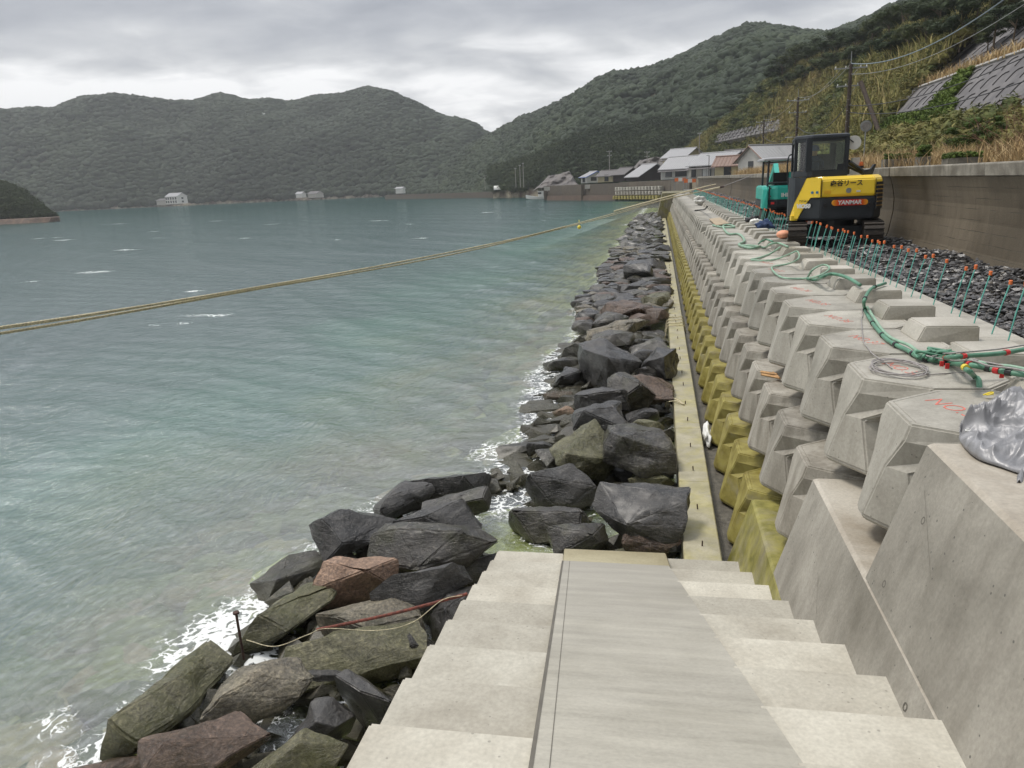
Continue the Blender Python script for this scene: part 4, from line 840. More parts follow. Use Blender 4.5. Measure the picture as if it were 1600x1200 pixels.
# A: near slope on the right (lattice wall, scrub, trees)
LX0, LZ0 = 15.2, 0.0
RA = [(-20, 15.2, -.3, 40, 17.5), (40, 15.2, -.3, 38, 16.5), (60, 15.2, -.3, 35.5, 16), (70, 15.2, -.3, 35, 15.5)]
def nearz(x): return np.interp(x, [15.2, 20.4, 21.6, 27.4, 40], [-.3, 5.9, 6.1, 11.6, 17])
gx = np.linspace(15.2, 46, 60); gy = np.linspace(-30, 70, 60); GX, GY = np.meshgrid(gx, gy); GZ = nearz(GX) + (fbm(GX, GY, .2, 3, 2) - .5) * np.where(GX > 27.6, 2.5, .05)
nx = 60; ii = (np.arange(59)[:, None] * nx + np.arange(59)[None]).ravel(); Fq = np.stack([ii, ii + 1, ii + nx + 1, ii + nx], 1)
tag(npobj('hillside', np.stack([GX.ravel(), GY.ravel(), GZ.ravel()], 1), Fq, M['hill'], smooth=True), kind='structure')
RA2 = [((15.2, 69.6, -.3), (.50, .21, 71)), ((15.2, 73, -.3), (.345, .150, 92)), ((15.8, 80, -.3), (.31, .155, 105)), ((17.5, 95, -.3), (.2925, .152, 118)), ((19.5, 110, -.3), (.2601, .146, 132)), ((20, 124, -.3), (.2208, .130, 150)), ((19.5, 138, -.3), (.19, .128, 165)), ((18.5, 150, -.3), (.1659, .122, 178)), ((17.5, 162, -.3), (.1244, .100, 192)), ((15.5, 178, -.3), (.095, .075, 205)), ((12.5, 196, -.3), (.0602, .053, 216)), ((8, 212, -.3), (.0267, .030, 226)), ((4, 224, -.3), (.005, .012, 236))]
GA = hill('near_hillside', [(*f_, a * y, y, b * y) for f_, (a, b, y) in RA2], 130, 40, M['hill'], 3.0, prof=.9, gully=2.5, fs=.05, back=30)
# lattice retaining walls: two dark concrete faces with arched ribs
m, t, p, _ = mat_base('lattice_face'); v = coords(t, False); c = ramp_n(t, noise_n(t, v, .6, 6, .65), [(.35, (.10, .095, .098)), (.65, (.19, .18, .18))]); t.links.new(c, p.inputs['Base Color']); p.inputs['Roughness'].default_value = .7; M['lat'] = m
M['latline'] = plain('lattice_gap', (.025, .024, .025), .9); M['latedge'] = plain('lattice_edge', (.33, .32, .30), .8, var=.3)
def lattice(label, x0, z0, x1, z1, ya, yb, skew=0.0, name='retaining_wall', row=1.12, colw=1.75):
    r = empty(name, (x0, (ya + yb) / 2, z0)); tag(r, label, 'retaining wall'); n = Vector((-(z1 - z0), 0, x1 - x0)).normalized(); up_ = Vector((x1 - x0, 0, z1 - z0)); Ls = up_.length; up_.normalize()
    def P(y, s, o): return Vector((x0, y, z0)) + up_ * s + n * o
    bm = BM(); f = [P(ya, 0, .25), P(yb, 0, .25), P(yb, Ls, .25), P(ya, Ls, .25)]; g = [P(ya, 0, -.5), P(yb, 0, -.5), P(yb, Ls, -.5), P(ya, Ls, -.5)]
    loft(bm, [f, g]); child(obj('wall_face', bm, M['lat']), r)
    bm = BM(); s = row * .2; k = 0
    while s < Ls - row * .6:
        y = ya + .8 + (k % 2) * colw / 2
        while y < yb - colw:
            # arch: one leg up the slope bending over into a cap
            pts = [P(y, s, .25), P(y - .02, s + row * .45, .25), P(y - .12, s + row * .62, .25), P(y - .35, s + row * .70, .25), P(y - .72, s + row * .72, .25)]
            tube(bm, pts, .055, 4, cap=False); y += colw
        s += row; k += 1
    child(obj('arched_groove', bm, M['latline']), r)
    bm = BM(); tube(bm, [P(yb, 0, .3), P(yb, Ls, .3)], .16, 4); tube(bm, [P(ya, Ls, .28), P(yb, Ls, .28)], .14, 4); child(obj('edge_beam', bm, M['latedge']), r); return r
lattice('lower dark retaining wall with arched grooves, right edge, partly under green ivy', 15.2, -.3, 20.4, 5.9, 18, 70)
lattice('upper dark retaining wall with arched grooves above the strip of dry grass', 21.6, 6.1, 27.4, 11.6, 18, 72)
# small far lattice wall on the near hillside
bm = BM(); 
w1 = [(1060 + 0, 0)]
lw = empty('slope_wall', (20, 130, 3)); tag(lw, 'low dark grey slope wall half buried in yellow grass behind the houses', 'retaining wall')
_G = GA[:, 1:-1].reshape(-1, 3); _v = _G[:, :1] * _X + _G[:, 1:2] * _Y + _G[:, 2:3] * _U; _gp = np.stack([800 + _v[:, 0] / _v[:, 2] * F, 600 + _v[:, 1] / _v[:, 2] * F], 1)
def on_hill(px, py): return Vector(_G[int(np.argmin((_gp[:, 0] - px) ** 2 + (_gp[:, 1] - py) ** 2))])
pa, pb, pc, pd = on_hill(1120, 226), on_hill(1222, 207), on_hill(1222, 192), on_hill(1122, 213)
th_ = Vector((-.4, -.6, .5)) * .9
for q, (a, b, c_, d_) in enumerate(((pa, pb, pc, pd),)):
    bm = BM(); loft(bm, [[x + th_ for x in (a, b, c_, d_)], [x - th_ * 3 for x in (a, b, c_, d_)]]); child(obj('wall_face', bm, M['lat']), lw)
    bm = BM()
    for r_ in range(3):
        for k in range(14):
            f0 = (k + .5 * (r_ % 2)) / 14.5; s0, s1 = (r_ + .15) / 3, (r_ + .85) / 3; A0 = a.lerp(b, f0); A1 = d_.lerp(c_, f0)
            tube(bm, [A0.lerp(A1, s0) + th_, A0.lerp(A1, s1) + th_, A0.lerp(A1, s1) + (b - a) * .03 + th_], .09, 4, cap=False)
    child(obj('arched_groove', bm, M['latline']), lw)
# ------------------------------------------------------------------ forests (stuff)
def grid_pts(G, n, vlo=0.02, vhi=1.0, ulo=0.0, uhi=1.0):
    return on_grid(G, rng.uniform(ulo, uhi, n), rng.uniform(vlo, vhi, n))
far_protos = [ico(1, .34, s, .8) for s in range(6)]; far_protos2 = [ico(1, .5, s + 9, .95) for s in range(7)]; mid_protos = [ico(2, .42, s, .8) for s in range(6)]
def patch(P, sc_, seed=0): return fbm(P[:, 0] + 3000, P[:, 1] + 3000, sc_, 4, seed)
P = grid_pts(GC, 24000, .015, 1.0); S = rng.uniform(2.4, 5.2, len(P)) * (0.8 + .4 * patch(P, .01)); P[:, 2] += S * .12
ti = -.18 + .6 * patch(P, .012, 4) + rng.uniform(-.05, .05, len(P)); tag(scatter('far_forest', far_protos, P, np.stack([S, S, S * .8], 1), ti, LEAF, tvar=.04, smooth=True), 'dark evergreen forest covering the far hills across the bay', 'forest', kind='stuff')
P = grid_pts(GB, 30000, .0, 1.0); S = rng.uniform(1.3, 3.0, len(P)); P[:, 2] += S * .2
ti = -.08 + .72 * patch(P, .03, 5) + rng.uniform(-.10, .10, len(P)); tag(scatter('mountain_forest', far_protos2, P, np.stack([S, S, S * .8], 1), ti, LEAF, tvar=.10, smooth=True), 'evergreen forest covering the mountain above the village', 'forest', kind='stuff')
lb = [leafball(260, .15, s, inner=.66) for s in range(5)]
P = grid_pts(GB2, 1500, .0, 1.0); S = rng.uniform(1.8, 3.6, len(P)); P[:, 2] += S * .3; P = P[P[:, 2] > -1]; S = S[:len(P)]
ti = .15 + .55 * patch(P, .04, 6) + rng.uniform(-.15, .15, len(P)); tag(scatter('shoulder_forest', lb, P, np.stack([S, S, S * .9], 1), ti, LEAF, tvar=.16), 'dense dark trees behind the village roofs', 'forest', kind='stuff')
P = grid_pts(GD, 900, .0, 1.0); S = rng.uniform(1.5, 2.8, len(P)); P[:, 2] += S * .2
tag(scatter('headland_trees', lb, P, np.stack([S, S, S * .8], 1), .4 + .55 * patch(P, .05, 3), LEAF, tvar=.16), 'trees and bushes covering the small headland at the left edge', 'trees', kind='stuff')
# scrub over the near hillside
P = grid_pts(GA, 5200, .0, 1.0); S = rng.uniform(.5, 1.35, len(P)); P[:, 2] += S * .2
pt = patch(P, .05, 11); tag(scatter('hillside_scrub', [leafball(130, .15, 20 + s, inner=.62) for s in range(4)], P, np.stack([S, S, S * .75], 1), np.clip(.1 + .9 * pt + rng.uniform(-.2, .2, len(P)), 0, 1), SCRUB, tvar=.14), 'yellow-green and reddish brown scrub covering the near hillside', 'scrub', kind='stuff')
# grass plumes on that hillside
def blades(P, hmin, hmax, wd, lean=.35, per=9, spread=.25):
    n = len(P) * per; B = np.repeat(P, per, 0) + np.stack([rng.normal(0, spread, n), rng.normal(0, spread, n), np.zeros(n)], 1)
    h = rng.uniform(hmin, hmax, n); a = rng.uniform(0, 6.283, n); l = h * rng.uniform(.05, lean, n); dx, dy = np.cos(a) * l, np.sin(a) * l; w = wd * rng.uniform(.6, 1.3, n); b = rng.uniform(0, 6.283, n); wx, wy = np.cos(b) * w, np.sin(b) * w
    z0 = np.zeros(n); V = np.stack([B + np.stack([-wx, -wy, z0], 1), B + np.stack([wx, wy, z0], 1), B + np.stack([dx * .4 + wx * .8, dy * .4 + wy * .8, h * .6], 1), B + np.stack([dx * .4 - wx * .8, dy * .4 - wy * .8, h * .6], 1), B + np.stack([dx * 1.3, dy * 1.3, h], 1)], 1).reshape(-1, 3)
    o = (np.arange(n) * 5)[:, None]; Fq = np.concatenate([o + np.array([[0, 1, 2]]), o + np.array([[0, 2, 3]]), o + np.array([[3, 2, 4]])]); tint = np.repeat(np.clip(rng.normal(.5, .25, n), 0, 1), 5); return V, Fq, tint
P = grid_pts(GA, 2200, .0, .75); P = P[patch(P, .05, 11) > .45]; V, Fq, ti = blades(P, .7, 1.9, .05, .5, 10, .5)
GR2 = leafmat('tall_grass', [(0, (.16, .17, .05)), (.5, (.30, .27, .10)), (1, (.42, .33, .16))])
tag(npobj('tall_grass', V, Fq, GR2, attrs={'tint': ti}), 'tall yellow grass in tufts on the near hillside', 'grass', kind='stuff')
# dry pale grass right behind the old wall
n = 3000; P = np.stack([rng.uniform(6.3, 9.5, n), rng.uniform(12, 70, n), np.full(n, -.32)], 1); keep = fbm(P[:, 0], P[:, 1], .25, 3, 2) > .40; V, Fq, ti = blades(P[keep], .25, .95, .009, .7, 12, .22)
n = 1000; P2 = np.stack([rng.uniform(11.5, 15.4, n), rng.uniform(20, 85, n), np.full(n, -.35)], 1); V2, F2, t2 = blades(P2, .5, 1.6, .02, .5, 10, .35)
V, Fq, ti = np.vstack([V, V2]), np.vstack([Fq, F2 + len(V)]), np.concatenate([ti, t2])
xs = rng.uniform(20.4, 21.8, 700); P3 = np.stack([xs, rng.uniform(20, 72, 700), np.full(700, 6.0)], 1); V3, F3, t3 = blades(P3, .4, 1.1, .03, .5, 10, .3)
V, Fq, ti = np.vstack([V, V3]), np.vstack([Fq, F3 + len(V)]), np.concatenate([ti, t3])
tag(npobj('dry_grass', V, Fq, GRASS, attrs={'tint': ti}), 'pale dry grass growing behind the old sea wall and on the ledge of the retaining wall', 'grass', kind='stuff')
# ivy and shrubs over the lower lattice wall
IVY = leafmat('ivy_leaves', [(0, (.035, .06, .012)), (.5, (.10, .15, .025)), (1, (.20, .23, .05))])
n = 5200; yy = rng.uniform(36, 71, n); s = rng.uniform(0, 1, n); edge = 52 + 6 * s + 5 * (fbm(yy, s * 8, .4, 3, 4) - .5); k = (yy > edge) & (yy < 66.5 + 4 * fbm(yy, s * 8, .3, 2, 1))
k &= ~((yy > 60) & (s > .62)); yy, s = yy[k], s[k]
P = np.stack([15.2 + 5.2 * s - .32, yy, -.3 + 6.2 * s + .28], 1); sz = rng.uniform(.18, .42, len(P)); iv = leafball(40, .42, 44)
tag(scatter('ivy', [iv, leafball(40, .42, 45)], P, np.stack([sz, sz, sz * .8], 1), .25 + .6 * patch(P, .3, 2), IVY, tvar=.2), 'bright green ivy spreading over the lower retaining wall', 'ivy', kind='stuff')
n = 900; P = np.stack([rng.uniform(12.5, 15.6, n), rng.uniform(22, 74, n), rng.uniform(-.2, 1.3, n)], 1); P[:, 2] += np.clip(P[:, 0] - 14, 0, 2) * .9; sz = rng.uniform(.35, .8, n)
tag(scatter('brown_brush', [leafball(80, .22, 60), leafball(80, .22, 61)], P, np.stack([sz, sz, sz], 1), np.clip(.25 + .7 * patch(P, .15, 9), 0, 1), SCRUB, tvar=.2), 'tangled brown and green brush at the foot of the retaining wall', 'brush', kind='stuff')
# ------------------------------------------------------------------ single trees
BARK = plain('bark', (.10, .075, .05), .9, var=.35, sc_=5, bump=.5)
def tree(x, y, z, h, rad, label, seed, mat=LEAF, tint=.35, group='trees on the near hillside', leaf=.2, clumps=16):
    r = random.Random(seed); t_ = empty('tree', (x, y, z)); tag(t_, label, 'tree', group)
    bm = BM(); tops = []
    lean = Vector((r.uniform(-.12, .12) * h, r.uniform(-.1, .1) * h, 0)); p1 = Vector((0, 0, -.5)); p2 = lean * .5 + Vector((0, 0, h * .38)); p3 = lean + Vector((0, 0, h * .7))
    tube(bm, [p1, p2, p3], h * .028, 7, r2=h * .010)
    for k in range(5):
        a = r.uniform(0, 6.28); s = p2.lerp(p3, r.uniform(0, .9)); e = s + Vector((math.cos(a) * rad * .6, math.sin(a) * rad * .6, h * r.uniform(.12, .25))); tube(bm, [s, s.lerp(e, .5) + Vector((0, 0, .04 * h)), e], h * .012, 5, r2=h * .005); tops.append(e)
    link(obj('trunk', bm, BARK), None) if False else None
    o = obj('trunk', bm, BARK, t_)
    P = []; S = []
    for k in range(clumps):
        a = r.uniform(0, 6.28); rr2 = rad * math.sqrt(r.random()) * .85; zz = h * (.50 + .42 * r.random() * (1 - (rr2 / rad) ** 2 * .6)); P.append((lean.x * .8 + math.cos(a) * rr2, lean.y * .8 + math.sin(a) * rr2, zz)); S.append(rad * r.uniform(.28, .48))
    S = np.array(S); o = scatter('crown', lb, np.array(P), np.stack([S, S, S * .72], 1), np.clip(tint + rng.uniform(-.12, .2, len(P)), 0, 1), mat, parent=t_, tvar=.15)
    return t_
GAf = GA[:, 1:-1].reshape(-1, 3); _v = GAf[:, :1] * _X + GAf[:, 1:2] * _Y + GAf[:, 2:3] * _U
GApx = np.stack([800 + _v[:, 0] / _v[:, 2] * F, 600 + _v[:, 1] / _v[:, 2] * F], 1)
k = 0
for px, py, Y, h in ((1205, 125, 196, 8), (1222, 112, 192, 8.5), (1240, 100, 190, 9), (1232, 132, 186, 7), (1262, 92, 184, 9), (1285, 84, 180, 9), (1256, 122, 178, 7.5), (1280, 110, 174, 8), (1308, 78, 172, 9), (1304, 104, 168, 8), (1335, 74, 166, 9), (1332, 98, 160, 8), (1360, 62, 158, 9), (1362, 88, 152, 8), (1388, 50, 150, 9), (1392, 78, 144, 8), (1415, 38, 146, 10), (1420, 70, 138, 8), (1442, 30, 140, 9), (1450, 60, 132, 8), (1470, 26, 132, 9), (1482, 58, 124, 7.5), (1500, 22, 128, 9), (1512, 52, 118, 7), (1530, 14, 122, 9), (1545, 42, 112, 7), (1558, 8, 116, 8.5), (1585, 2, 110, 8), (1185, 150, 198, 6), (1162, 162, 204, 6), (1140, 176, 208, 6), (1210, 158, 188, 5), (1118, 196, 214, 5), (1150, 194, 204, 4), (1180, 184, 196, 4)):
    q = int(np.argmin((GApx[:, 0] - px) ** 2 + (GApx[:, 1] - (py + h * .25 * F / Y)) ** 2)); c = GAf[q]; hh = h * .66 * min(1.0, c[1] / Y)
    tree(c[0], c[1], c[2] - .3, hh, hh * .6, 'dark green bushy tree in the belt of trees along the top of the near hillside', 300 + k, tint=.42 + .34 * ((k * 7) % 5) / 5, clumps=13); k += 1
for px, py, Y, h, lab, ti in ((1556, 34, 62, 3.2, 'small dark tree at the left end of the upper retaining wall', .5), (1545, 58, 64, 2.2, 'round olive shrub tree below the small dark tree of the upper retaining wall', .75), (1586, 28, 60, 2.6, 'leafy tree at the top of the upper retaining wall near the corner', .35)):
    c = atY(px, py, Y); tree(c.x, c.y, c.z - h * .6, h, h * .5, lab, 400 + px, tint=ti, clumps=12)
for px, py, Y, h, lab in ((1528, 178, 26, 1.5, 'green leafy bush standing in front of the lower retaining wall'), (1548, 162, 27, 1.6, 'tall green shoot bush right of the leafy bush before the retaining wall'), (1490, 195, 30, 1.3, 'low green bush left of the leafy bush before the retaining wall')):
    c = atY(px, py, Y); tree(c.x, c.y, -.3, (c.z + .3 + h * .3) * .8, h * .42, lab, 430 + px, mat=IVY, tint=.12, clumps=14, group='bushes before the retaining wall')
# bare reddish bush at the right edge
bb = empty('bare_bush', (9.0, 21.5, -.3)); tag(bb, 'bare reddish brown bush with thin bent branches at the right edge behind the old wall', 'bush')
bm = BM(); r = random.Random(5)
def twig(p, d, l, rad, depth):
    q = p + d * l; mid = (p + q) / 2 + Vector((r.uniform(-.1, .1), r.uniform(-.1, .1), r.uniform(0, .08))) * l; tube(bm, [p, mid, q], rad, 4, r2=rad * .6, cap=False)
    if depth:
        for _ in range(3): twig(q if _ else mid, (d + Vector((r.uniform(-.7, .7), r.uniform(-.7, .7), r.uniform(-.3, .4)))).normalized(), l * r.uniform(.55, .8), rad * .6, depth - 1)
for k in range(11):
    a = r.uniform(0, 6.28); twig(Vector((r.uniform(-.4, .4), r.uniform(-.4, .4), 0)), Vector((math.cos(a) * .7, math.sin(a) * .7, r.uniform(.7, 1.1))).normalized(), r.uniform(.5, .85), .013, 4)
obj('branches', bm, plain('reddish_bark', (.20, .10, .07), .85), bb)
# planters with clipped hedges on the far side of the old wall
def planter(px0, px1, py, Y, label, hedge_h, boxh):
    a, b = atY(px0, py, Y), atY(px1, py, Y); r_ = empty('planter', ((a.x + b.x) / 2, Y, .02)); tag(r_, label, 'planter', 'planters on top of the old sea wall'); w_ = abs(b.x - a.x); bm = BM(); box(bm, -w_ / 2, w_ / 2, -.2, .2, 0, boxh); obj('planter_box', bm, M['oldcap'], r_, bevel=.01)
    n = int(60 + w_ * 60); P = np.stack([rng.uniform(-w_ / 2, w_ / 2, n), rng.uniform(-.18, .18, n), boxh + rng.uniform(0, hedge_h, n)], 1); s_ = np.full(n, .07); scatter('hedge', [leafball(14, .5, 3)], P, s_, rng.uniform(.1, .4, n), IVY, parent=r_)
planter(1380, 1424, 253, 24, 'long low concrete planter with a sparse green plant, left of the others', .12, .22)
planter(1433, 1450, 253, 22, 'small square planter with a round green bush', .26, .22)
planter(1476, 1530, 251, 20, 'long planter with a flat clipped green hedge', .10, .14)
# ================================================================== VILLAGE
def house(px, Y, Lf, Wg, eave, ridge, rz, label, wall='wall_white', roof='roof_pale', base=-.3, mirror=False, wins=(), gwins=(), gable=None, over=.5, trim=None, name='house'):
    c = atY(px, 275, Y); r = empty(name, (c.x, Y, base), math.radians(rz)); tag(r, label, 'house', None); sx = 1 if mirror else -1     # facade runs to -x (or +x when mirrored)
    H = eave - base; R = ridge - base; X0, X1 = sorted((0, sx * Lf))
    bm = BM(); prism(bm, [(0, 0), (Wg, 0), (Wg, H), (Wg / 2, R), (0, H)], X0, X1, 'x'); 
    obj('wall', bm, M[gable] if gable else M[wall], r)
    if gable: bm = BM(); box(bm, X0 + .02, X1 - .02, -.03, .2, 0, H - .02); obj('front_wall', bm, M[wall], r)
    bm = BM(); sl_ = (R - H) / (Wg / 2); tk = .16
    for a, b in ((-over, Wg / 2), (Wg + over, Wg / 2)):
        za = H - over * sl_ + .03; prism(bm, [(a, za), (b, R + .03), (b, R + tk + .03), (a, za + tk)], X0 - over, X1 + over, 'x')
    ro = obj('roof', bm, M[roof], r)
    bm = BM(); tube(bm, [(X0 - over, Wg / 2, R + tk + .06), (X1 + over, Wg / 2, R + tk + .06)], .13, 6)
    k = X0 - over + .3
    while k < X1 + over:       # standing tile rolls down the front slope
        tube(bm, [(k, -over, H - over * sl_ + tk + .03), (k, Wg / 2, R + tk + .03)], .045, 4); k += .62
    obj('roof_ridge', bm, M[roof], ro)
    if eave - base > 2 and Y < 200:      # shallow dark lean-to roof under the eave
        bm = BM(); prism(bm, [(-.95, H - .75), (-.04, H - .42), (-.04, H - .34), (-.95, H - .67)], X0 - .2, X1 + .2, 'x'); obj('lower_roof', bm, M['roof_dark'], r)
    if trim:
        bm = BM(); tube(bm, [(X1 + over if not mirror else X0 - over, -over, H - over * sl_ + .08), (X1 + over if not mirror else X0 - over, Wg / 2, R + .1), (X1 + over if not mirror else X0 - over, Wg + over, H - over * sl_ + .08)], .11, 4); tube(bm, [(X0 - over, -over - .03, H - over * sl_ + .08), (X1 + over, -over - .03, H - over * sl_ + .08)], .09, 4); obj('roof_trim', bm, M[trim], r)
    for (f, z0, w_, h_, kind) in wins:
        x = sx * f * Lf; wn = BM(); box(wn, x - w_ / 2, x + w_ / 2, -.10, .05, z0, z0 + h_); wo_ = obj('window', wn, M['black'] if kind == 'd' else M['window'], r)
        if kind == 'c':
            cb = BM(); box(cb, x - w_ * .40, x - .04, -.13, -.101, z0 + .08, z0 + h_ - .08); box(cb, x + .04, x + w_ * .40, -.13, -.101, z0 + .08, z0 + h_ - .08); obj('curtain', cb, M['curtain'], wo_)
        fb = BM(); box(fb, x - w_ / 2 - .06, x + w_ / 2 + .06, -.12, -.0, z0 + h_ + .002, z0 + h_ + .09); box(fb, x - w_ / 2 - .06, x + w_ / 2 + .06, -.14, -.0, z0 - .08, z0 - .002); obj('window_frame', fb, M['roof_dark'], wo_)
    xe = (X0 if mirror else X1); d = -1 if mirror else 1
    for (f, z0, w_, h_) in gwins:
        y = f * Wg; wn = BM(); a, b = sorted((xe - d * .05, xe + d * .06)); box(wn, a, b, y - w_ / 2, y + w_ / 2, z0, z0 + h_); obj('window', wn, M['window'], r)
    return r
house(1193, 115, 8.0, 5.0, 1.9, 3.75, 38, 'white house with a pale tiled roof and brown gable trim beside the utility pole', mirror=True, wins=((.12, .3, 1.1, 1.9, 'd'), (.3, .3, 1.5, 1.8, 'c'), (.62, .3, 1.9, 1.8, 'c')), gwins=((.5, .4, 1.0, 1.7),), trim='roof_brown')
house(1133, 150, 8.2, 8.2, 2.1, 4.1, -40, 'long house with a plain pale roof and two white curtained windows', wall='wall_grey', wins=((.18, .3, 1.7, 1.8, 'c'), (.5, .3, 2.0, 1.8, 'c'), (.86, .3, 1.0, 1.9, 'd')), gwins=((.6, .6, 1.2, 1.2),))
house(1150, 134, 3.6, 3.2, 1.7, 2.9, -25, 'small brown roofed porch house between the two pale roofed houses', wall='wall_cream', roof='roof_brown', wins=((.4, .4, 1.2, 1.4, 'd'),))
house(1078, 178, 8.4, 6.4, 2.1, 4.4, -42, 'pale roofed house with a row of dark windows above the harbour corner', wall='wall_white', wins=((.3, .6, 3.2, 1.2, 'd'), (.72, .6, 1.8, 1.2, 'w')), gwins=((.5, .6, 1.4, 1.3),))
house(1072, 196, 7.4, 6.6, 4.9, 6.7, -42, 'two storey cream house standing above the pale roofed one', wall='wall_cream', gable='wall_cream', wins=((.5, 3.2, 2.2, .9, 'w'),), gwins=((.5, 3.2, 1.6, .9),))
house(999, 190, 6.0, 9.2, .75, 3.3, -58, 'large barn with a black boarded gable and a pale roof', wall='wall_dark', gable='wall_dark')
house(976, 203, 4.6, 5.0, 1.5, 2.9, -48, 'small dark roofed house left of the black gabled barn', wall='wall_dark', roof='roof_dark', gwins=((.3, .3, 1.0, 1.2),))
house(957, 208, 4.6, 4.6, 1.3, 2.5, -30, 'cream walled house with a dark tiled roof right of the white and blue one', wall='wall_cream', roof='roof_dark', wins=((.4, .3, 1.2, 1.5, 'd'),))
house(917, 214, 4.2, 5.6, 1.3, 2.5, -62, 'white house with blue roof edges behind the harbour wall', trim='blue', gwins=((.35, .5, 1.7, 1.0), (.8, .2, .8, 1.5)), wins=((.5, .3, 1.6, 1.4, 'w'),))
house(936, 220, 3.6, 4.2, 1.2, 2.4, -62, 'small white extension with blue roof edges behind the white and blue house', trim='blue')
house(1170, 150, 7, 6, 2.6, 4.4, -40, 'dark roofed house half hidden behind the brown roofed porch house', wall='wall_dark', roof='roof_dark')
# far shore buildings
house(272, 560, 15, 9, 3.2, 5.6, -20, 'white two storey building on the far shore across the bay', base=-2.5, wins=tuple((f, z0, 1.5, 1.6, 'w') for f in (.15, .35, .55, .75, .92) for z0 in (.8, 3.4)), gwins=((.5, .8, 1.8, 1.4), (.5, 3.4, 1.8, 1.4)))
house(258, 565, 14, 8, .5, 1.8, -15, 'low grey roofed annex left of the white two storey building', wall='wall_grey', base=-3, roof='roof_dark')
house(468, 555, 6, 4.5, .9, 2.1, -20, 'small white house among trees on the far shore', base=-2)
house(492, 550, 9, 7, .5, 2, -20, 'dark roofed house near the small white one on the far shore', wall='wall_grey', roof='roof_dark', base=-2.5)
house(627, 500, 5, 4, 1.2, 2.0, -10, 'tiny white shed on the far sea wall below the saddle', base=-2)
# white tunnel greenhouse
g = atY(786, 291, 290); r = empty('greenhouse', (g.x, 290, -1.4), math.radians(8)); tag(r, 'white arched tunnel greenhouse near the far sea wall', 'greenhouse')
bm = BM(); prism(bm, [(-1.6 * math.cos(a), 1.5 * max(0, math.sin(a))) for a in np.linspace(0, math.pi, 12)], -3.4, 3.4, 'x'); obj('cover', bm, M['white'], r)
bm = BM(); box(bm, 3.41, 3.46, -.5, .5, 0, 1.1); obj('door', bm, M['roof_dark'], r)
# harbour wall with its own wave blocks
hp = [Vector((-31, 219.5, 0)), Vector((-9.2, 185.5, 0)), Vector((2.4, 167.2, 0))]
hw = empty('harbour_wall', (-12, 190, -4)); tag(hw, 'long dark brown harbour wall with a reddish tide band in front of the village', 'sea wall')
def wallseg(name, a, b, zt, zb, th, lean, m, out=0.0):
    d = (b - a).normalized(); n = Vector((-d.y, d.x, 0)); n = -n if n.x > 0 else n; bm = BM()      # n points to the sea
    A = [a + n * out, a - n * th]; B = [b + n * out, b - n * th]
    loft(bm, [[A[0] + Vector((0, 0, zt)), A[1] + Vector((0, 0, zt)), A[1] + Vector((0, 0, zb)), A[0] + n * lean + Vector((0, 0, zb))], [B[0] + Vector((0, 0, zt)), B[1] + Vector((0, 0, zt)), B[1] + Vector((0, 0, zb)), B[0] + n * lean + Vector((0, 0, zb))]])
    return child(obj(name, bm, m), hw)
wallseg('upper_wall', hp[0], hp[1], -.62, -5.5, 3, .5, M['harbour']); wallseg('upper_wall', hp[1], hp[2], -.45, -5.5, 3, .5, M['harbour'])
wallseg('tide_step', hp[0] + (hp[1] - hp[0]) * .06, hp[1], -3.3, -5.5, .4, .25, M['harbourtide'], .9); wallseg('upper_wall', hp[2], Vector((5.5, 150, 0)), -.4, -5.5, 2, .2, M['harbour'])
wallseg('upper_wall', Vector((-22, 254, 0)), Vector((-150, 420, 0)), -2.2, -5.5, 2, .2, M['harbour'])
for f in (.02, .58):
    c = hp[0].lerp(hp[1], f); bm = BM(); box(bm, c.x - .9, c.x - .2, c.y - .9, c.y - .2, -5, -.7 if f != .63 else -.9); child(obj('buttress', bm, M['harbour']), hw)
d = (hp[2] - hp[1]).normalized(); nn = Vector((-d.y, d.x, 0)); nn = -nn if nn.x > 0 else nn; rzb = math.atan2(-nn.y, -nn.x)
for tier, (me, z) in enumerate(((bmesh_up, -1.5), (bmesh_mid, -2.45), (bmesh_low, -3.4))):
    for k in range(15):
        c = hp[1] + d * (.9 + k * 1.3 + (tier % 2) * .6) + nn * (1.35 + tier * .3)
        blk(me, c.x, c.y, z, 'pale wave block stacked against the distant harbour wall' if tier < 2 else 'yellow-green wave block at the foot of the distant harbour wall', 'wave blocks of the harbour wall', rzb)
bm = BM(); box(bm, -1, 1, -1, 1, 0, .1); bm.free()
for px, py in ((863, 294), (927, 291)):
    c = atY(px, py, 208 if px < 900 else 199); sgn = empty('sign_board', (c.x - 1.2, c.y - 1.6, c.z)); tag(sgn, 'pale rectangular notice board on the ' + ('seaward end' if px < 900 else 'middle') + ' of the harbour wall', 'sign'); bm = BM(); box(bm, -.75, .75, -.04, .04, -.55, .45); obj('board', bm, M['wall_grey'], sgn); bm = BM(); box(bm, -.05, .05, .041, 1.2, -.8, .3); obj('bracket', bm, M['concpole'], sgn)
# barriers at the end of the road
for k, (px, py, Y, w_) in enumerate(((1063, 282, 112, 1.6), (1078, 284, 106, 1.6))):
    c = atY(px, py, Y); b_ = empty('road_barrier', (c.x, Y, c.z)); tag(b_, ('left' if k == 0 else 'right') + ' one of the two orange and white road barriers before the harbour', 'barrier'); 
    for q in range(3):
        bm = BM(); box(bm, -w_ / 2 + q * .54, -w_ / 2 + q * .54 + .53, -.03, .03, -.1, .35); obj('panel', bm, M['orange'] if q % 2 == 0 else M['white'], b_)
    bm = BM(); [box(bm, x - .03, x + .03, -.04, .04, -1.2, .4) for x in (-.8, .8)]; box(bm, -.9, .9, -.035, .035, .42, .47); obj('frame', bm, M['steel'], b_)
